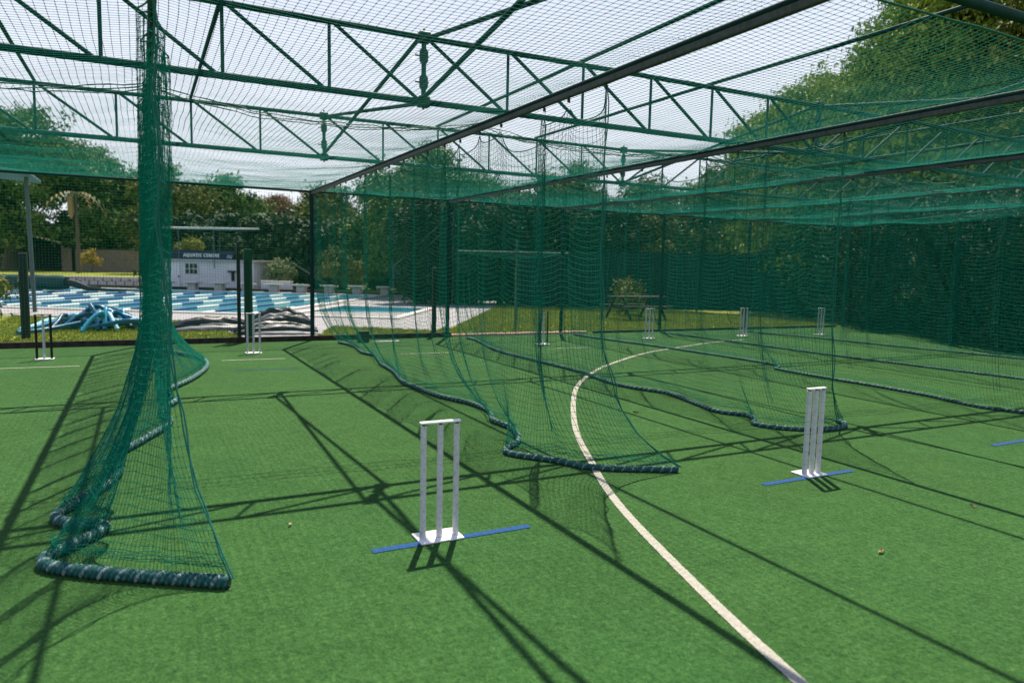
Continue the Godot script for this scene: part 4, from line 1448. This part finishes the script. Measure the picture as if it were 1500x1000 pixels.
func build_trees() -> void:
	var far := clump("far", 0.34, 22, 0.75, 1)
	var mid := clump("mid", 0.24, 22, 0.52, 2)
	var near := clump("near", 0.15, 24, 0.40, 3)
	var gloss := clump("gloss", 0.30, 20, 0.55, 4)
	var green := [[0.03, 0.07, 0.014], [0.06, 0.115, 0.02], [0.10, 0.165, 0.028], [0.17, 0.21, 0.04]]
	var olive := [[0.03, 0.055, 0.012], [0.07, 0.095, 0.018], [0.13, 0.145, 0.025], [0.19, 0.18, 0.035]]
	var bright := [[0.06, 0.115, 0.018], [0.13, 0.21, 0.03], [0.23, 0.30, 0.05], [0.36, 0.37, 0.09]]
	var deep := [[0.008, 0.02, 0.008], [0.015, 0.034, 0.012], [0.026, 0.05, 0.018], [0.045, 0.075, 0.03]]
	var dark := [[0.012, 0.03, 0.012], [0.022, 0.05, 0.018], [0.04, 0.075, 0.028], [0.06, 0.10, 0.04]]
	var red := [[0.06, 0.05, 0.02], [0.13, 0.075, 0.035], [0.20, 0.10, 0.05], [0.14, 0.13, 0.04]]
	var V := func(x: float, y: float, z: float) -> Vector3: return Vector3(x, y, z)
	var g := "trees behind the pool"
	# far left mass
	tree("broad_tree", "tall dark green tree at the far left behind the pool", "tree", g, V.call(-9.5, 0.4, -74), 8, 0.5, [[Vector3(0, 10.2, 0), 4.3, 0.9], [Vector3(-5, 9.0, 2), 4.5, 0.9], [Vector3(3.2, 8.2, 1), 3.6, 0.9], [Vector3(-1, 5.5, 3), 4.4, 0.8]], 2600, far, green, 11)
	tree("broad_tree", "mid green tree sloping down behind the paling fence", "tree", g, V.call(-2.5, 0.4, -76), 6, 0.4, [[Vector3(-1.6, 8.0, 0), 3.2, 0.9], [Vector3(1.2, 6.6, 1), 3.0, 0.9], [Vector3(3.0, 5.2, 0), 2.8, 0.9], [Vector3(0, 4.0, 2), 3.4, 0.8]], 2200, far, green, 12)
	tree("broad_tree", "yellowish green tree hanging over the right end of the paling fence", "tree", g, V.call(2.4, 0.4, -66), 5, 0.35, [[Vector3(-0.6, 5.8, 1), 2.6, 0.9], [Vector3(1.6, 5.2, 0), 2.6, 0.9], [Vector3(-1.5, 3.8, 1.2), 1.9, 0.9], [Vector3(1.5, 3.0, 0), 2.6, 0.9]], 1900, far, olive, 13)
	tree("broad_tree", "round dark tree left of the sky gap above the building", "tree", g, V.call(7.0, 0.4, -66), 4.5, 0.35, [[Vector3(-0.6, 5.8, 0), 2.3, 0.95], [Vector3(1.2, 4.6, 0), 2.0, 0.9], [Vector3(-1.0, 3.3, 0), 2.5, 0.9]], 1500, far, green, 14)
	tree("autumn_tree", "reddish brown tree showing above the hedge in the sky gap", "tree", g, V.call(14.0, 0.4, -90), 5, 0.4, [[Vector3(0, 7.2, 0), 2.4, 0.75], [Vector3(-1.9, 6.4, 0), 1.7, 0.8], [Vector3(2.1, 6.3, 0), 1.8, 0.8]], 1300, mid, red, 15)
	tree("broad_tree", "olive tree behind the second cage post, right of the sky gap", "tree", g, V.call(14.6, 0.4, -66), 4.5, 0.3, [[Vector3(0, 6.0, 0), 2.3, 1.0], [Vector3(1.5, 4.6, 0), 2.3, 1.0], [Vector3(-0.6, 3.0, 0), 2.6, 1.0]], 1500, far, olive, 16)
	for q in 6:
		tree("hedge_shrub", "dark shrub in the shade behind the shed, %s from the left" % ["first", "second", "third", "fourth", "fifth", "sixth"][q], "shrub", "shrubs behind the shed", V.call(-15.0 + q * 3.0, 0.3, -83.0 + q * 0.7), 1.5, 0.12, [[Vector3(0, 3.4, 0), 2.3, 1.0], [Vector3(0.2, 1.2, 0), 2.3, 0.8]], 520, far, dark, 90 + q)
	# glossy hedge trees behind the building
	for q in 10:
		var x := 1.6 + q * 1.75
		tree("glossy_tree", "large leaved glossy dark tree behind the pool building, %s from the left" % ["first", "second", "third", "fourth", "fifth", "sixth", "seventh", "eighth", "ninth", "tenth"][q], "tree", "glossy trees behind the building", V.call(x, 0.1, -51.5 + q * 0.95), 2.4, 0.2, [[Vector3(0, 3.2 + 0.25 * sin(q * 2.0), 0), 1.5, 0.9], [Vector3(0.5, 2.2, 0.3), 1.6, 1.0], [Vector3(-0.3, 1.2, 0.2), 1.5, 0.9]], 620, gloss, dark if q < 6 else green, 20 + q)
	# dark hedge and tall tree behind the small pool
	tree("conifer_tree", "big dark feathery tree at centre above the curtain net", "tree", g, V.call(14.0, 0, -36.5), 5, 0.4, [[Vector3(-0.4, 6.3, 0), 1.7, 0.9], [Vector3(-2.2, 4.9, 0), 2.0, 0.9], [Vector3(1.6, 5.2, 0), 1.9, 0.9], [Vector3(3.4, 4.6, 0), 1.6, 0.9], [Vector3(-1.0, 3.0, 1), 2.8, 0.9], [Vector3(2.6, 2.6, 1), 2.7, 0.9]], 3400, mid, green, 31)
	var hx := [10.6, 12.4, 14.2, 16.0, 17.6, 19.2]
	for q in 6:
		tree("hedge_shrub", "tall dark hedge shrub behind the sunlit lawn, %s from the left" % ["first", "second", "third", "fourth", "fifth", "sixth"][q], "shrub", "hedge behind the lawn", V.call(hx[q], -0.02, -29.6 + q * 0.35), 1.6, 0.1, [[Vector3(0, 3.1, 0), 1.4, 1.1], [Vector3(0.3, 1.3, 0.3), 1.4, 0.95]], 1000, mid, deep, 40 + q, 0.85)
	for q in 5:
		tree("broad_tree", "loose pale green tree above the hedge, %s from the left of the right half" % ["first", "second", "third", "fourth", "fifth"][q], "tree", "trees above the hedge", V.call(18.5 + q * 3.0, 0, -37.5 + q * 2.6), 4, 0.25, [[Vector3(0, 5.1 + 0.5 * sin(q * 2.3), 0), 1.9, 0.95], [Vector3(1.0, 3.6, 0.4), 2.1, 1.0], [Vector3(-0.8, 2.6, 0.6), 2.2, 1.0]], 1300, mid, olive, 50 + q)
	# big trees on the right
	var gr := "big trees on the right"
	tree("broad_tree", "big leafy tree at right, low left shoulder of the right mass", "tree", gr, V.call(25.6, 0, -22.3), 5, 0.4, [[Vector3(-1.5, 6.6, 0), 2.3, 0.95], [Vector3(0.6, 8.2, 0), 2.0, 0.9], [Vector3(1.0, 4.4, 1), 2.7, 0.9], [Vector3(-1.4, 3.0, 1), 2.6, 0.9]], 5200, near, bright, 61, 1.25)
	tree("broad_tree", "tall leafy tree rising out of the frame at upper right", "tree", gr, V.call(26.3, 0, -16.9), 7, 0.5, [[Vector3(-0.2, 9.2, 0), 3.0, 0.95], [Vector3(2.0, 11.0, -0.5), 3.0, 0.9], [Vector3(-0.6, 6.0, 0.5), 3.2, 0.9], [Vector3(-0.4, 3.0, 0.5), 3.2, 0.9], [Vector3(-1.6, 7.3, -1.8), 2.3, 0.9]], 9800, near, bright, 62, 1.25)
	tree("broad_tree", "shaded leafy tree at the upper right edge behind the nearest beam", "tree", gr, V.call(24.0, 0, -9.0), 7, 0.5, [[Vector3(0.4, 9.5, -0.5), 3.2, 0.95], [Vector3(0.2, 6.2, 0), 3.0, 0.9], [Vector3(0.2, 3.0, 0), 3.0, 0.9], [Vector3(2.0, 12.0, 0), 3.0, 0.9]], 8000, near, olive, 63, 1.25)
	for q in 6:
		var z := -19.5 + q * 2.6
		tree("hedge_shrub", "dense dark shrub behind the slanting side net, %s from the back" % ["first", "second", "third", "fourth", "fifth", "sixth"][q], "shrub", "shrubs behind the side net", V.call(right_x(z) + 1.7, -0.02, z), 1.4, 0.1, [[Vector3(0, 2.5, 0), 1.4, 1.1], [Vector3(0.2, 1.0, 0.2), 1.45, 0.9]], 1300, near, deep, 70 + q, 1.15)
	# palm with hanging dead fronds at the far left
	var p := thing("palm_tree", "slim palm with hanging dry fronds before the dark trees at left", "tree", Vector3(-4.3, 0.4, -64))
	var mb := MB.new()
	mb.tube(PackedVector3Array([Vector3(-4.3, 0.3, -64), Vector3(-4.28, 3.0, -64), Vector3(-4.32, 6.4, -64)]), 0.12, 8, true, PackedFloat32Array([0.16, 0.12, 0.11]))
	part("trunk", mb, M.trunk, p)
	var dry := mat(0.26, 0.18, 0.08, 0.9)
	mb = MB.new()
	mb.tube(PackedVector3Array([Vector3(-4.55, 6.5, -63.8), Vector3(-4.65, 5.9, -63.7), Vector3(-4.62, 5.0, -63.7), Vector3(-4.6, 4.5, -63.7)]), 0.2, 8, true, PackedFloat32Array([0.1, 0.2, 0.22, 0.08]))
	part("dry_skirt", mb, dry, p)
	for k in 11:
		var a := TAU * k / 11.0
		var dirv := Vector3(cos(a), 0, sin(a))
		mb = MB.new()
		for i in 9:
			var f := i / 8.0
			var c0 := Vector3(-4.32, 6.45, -64) + dirv * 2.3 * f + Vector3(0, 0.7 * f - 2.3 * f * f, 0)
			for s: float in [-1.0, 1.0]:
				var sd := Vector3(-dirv.z, 0, dirv.x) * s
				mb.tri(c0, c0 + dirv * 0.14, c0 + sd * 0.5 * sin(PI * clampf(f + 0.12, 0, 1)) + Vector3(0, -0.35, 0) + dirv * 0.2)
		part("frond", mb, dry if k % 4 == 1 else mat(0.05, 0.09, 0.03, 0.5), p)
	# small shrubs
	tree("yellow_shrub", "small yellow leaved shrub in front of the paling fence", "shrub", "small shrubs", V.call(-3.55, 0.42, -66.5), 0.5, 0.05, [[Vector3(0, 1.15, 0), 0.75, 1.0]], 120, mid, [[0.30, 0.22, 0.03], [0.40, 0.30, 0.05]], 81, 0.6)
	tree("leafy_bush", "bright green bush at the left edge before the pool", "shrub", "small shrubs", V.call(-4.0, -0.02, -23.5), 0.5, 0.05, [[Vector3(0.1, 1.0, 0), 0.75, 1.2], [Vector3(-0.6, 1.6, 0), 0.8, 1.0]], 380, near, olive, 82, 0.9)
	tree("leafy_bush", "pale spiky bush right of the pool building", "shrub", "small shrubs", V.call(7.0, 0, -42.5), 0.4, 0.05, [[Vector3(0, 1.05, 0), 0.65, 0.9]], 160, mid, [[0.10, 0.14, 0.05], [0.20, 0.24, 0.10]], 83, 0.7)
	tree("leafy_bush", "yellow green bush above the starting blocks at right", "shrub", "small shrubs", V.call(9.6, 0, -41.0), 0.4, 0.05, [[Vector3(0, 1.5, 0), 0.8, 1.1], [Vector3(1.2, 0.9, 0), 0.7, 1.0]], 260, mid, olive, 84, 0.7)
	tree("leafy_bush", "yellow green bush growing on the roof deck of the building", "shrub", "small shrubs", V.call(2.8, 0.3, -46.6), 1.4, 0.05, [[Vector3(0, 2.1, 0), 0.6, 0.7], [Vector3(-0.7, 1.9, 0), 0.5, 0.7]], 170, mid, [[0.12, 0.16, 0.02], [0.22, 0.24, 0.03]], 85, 0.6)
	tree("leafy_bush", "small yellow green bush behind the picnic table", "shrub", "small shrubs", V.call(15.6, -0.02, -21.4), 0.3, 0.04, [[Vector3(0, 0.75, 0), 0.5, 1.0]], 120, mid, olive, 86, 0.6)

# ---------------------------------------------------------------- small things
func build_small() -> void:
	var spots := [[1233, Vector3(3.86, 0, -2.67), 0.042, "dry tan leaf on the turf at lower right"], [0, Vector3(5.25, 0, -2.95), 0.034, "small brown leaf on the turf at right, below the right wicket"], [0, Vector3(5.0, 0, -6.6), 0.05, "tiny dark leaf on the turf right of the centre net"], [0, Vector3(0.78, 0, -4.5), 0.03, "tiny pale leaf on the turf left of the near left wicket"]]
	for k in spots.size():
		var s: Array = spots[k]
		var c: Vector3 = s[1]
		var l: float = s[2]
		var mb := MB.new()
		var pr := []
		for i in 7:
			var f := i / 6.0
			var w := l * 0.28 * sin(PI * pow(f, 0.8))
			var x := (f - 0.5) * l * 1.5
			pr.append([Vector3(x, 0.012 + 0.03 * f * f * l * 10.0, -w), Vector3(x, 0.006 + 0.02 * f * f * l * 10.0, 0), Vector3(x, 0.016 + 0.03 * f * l * 8.0, w)])
		for i in 6:
			for j in 2:
				mb.quad(c + pr[i][j], c + pr[i + 1][j], c + pr[i + 1][j + 1], c + pr[i][j + 1])
		var o := solo("fallen_leaf", mb, [mat(0.30, 0.21, 0.11, 0.8), mat(0.22, 0.16, 0.07, 0.8), mat(0.05, 0.03, 0.02, 0.8), mat(0.45, 0.36, 0.2, 0.8)][k], s[3], "leaf", c, "fallen leaves")
		o.rotation.y = k * 1.3 + 0.3
	# lawn grass beyond the back net
	var mb := MB.new()
	var rg := RandomNumberGenerator.new()
	rg.seed = 21
	for k in 9:
		var a := rg.randf() * TAU
		var d := Vector3(cos(a), 0, sin(a))
		var s := Vector3(-d.z, 0, d.x) * 0.005
		var b := d * rg.randf() * 0.03
		mb.tri(b - s, b + s, b + d * 0.025 + Vector3(0, rg.randf_range(0.035, 0.06), 0))
	var gm := mat(1, 1, 1, 0.7)
	gm.vertex_color_use_as_albedo = true
	gm.backlight = Color(0.3, 0.3, 0.1)
	var mesh := mb.mesh()
	mesh.surface_set_material(0, gm)
	var xf := []
	var cc := []
	for k in 60000:
		var p := Vector3(rg.randf_range(-3.2, 20.0), -0.02, rg.randf_range(-26.0, BACK_Z - 0.15))
		var in_path := Geometry2D.is_point_in_polygon(Vector2(p.x, p.z), PackedVector2Array([Vector2(1.2, -22.6), Vector2(2.0, -15.9), Vector2(3.15, -15.6), Vector2(4.45, -19.0), Vector2(6.6, -17.1), Vector2(9.6, -21.9), Vector2(8.0, -23.9), Vector2(4.6, -24.9)]))
		var rel := p - PO
		var t := rel.dot(PD)
		if in_path or (t > -2.85 and rel.dot(PE) < 6.25): continue
		xf.append(Transform3D(Basis(Vector3.UP, rg.randf() * TAU).scaled(Vector3.ONE * rg.randf_range(0.7, 1.3)), p))
		var q := clampf(0.5 + 0.5 * noise.get_noise_2d(p.x * 0.6, p.z * 0.6) + rg.randf_range(-0.2, 0.2), 0.0, 1.0)
		cc.append(Color(lerpf(0.15, 0.30, q), lerpf(0.22, 0.32, q), 0.03))
	var mm := MultiMesh.new()
	mm.transform_format = MultiMesh.TRANSFORM_3D
	mm.use_colors = true
	mm.mesh = mesh
	mm.instance_count = xf.size()
	for i in xf.size():
		mm.set_instance_transform(i, xf[i])
		mm.set_instance_color(i, cc[i])
	var o := MultiMeshInstance3D.new()
	o.name = "lawn_grass"
	o.multimesh = mm
	add_child(o)
	tag(o, "short yellow green lawn grass beyond the back net", "grass", "", "stuff")
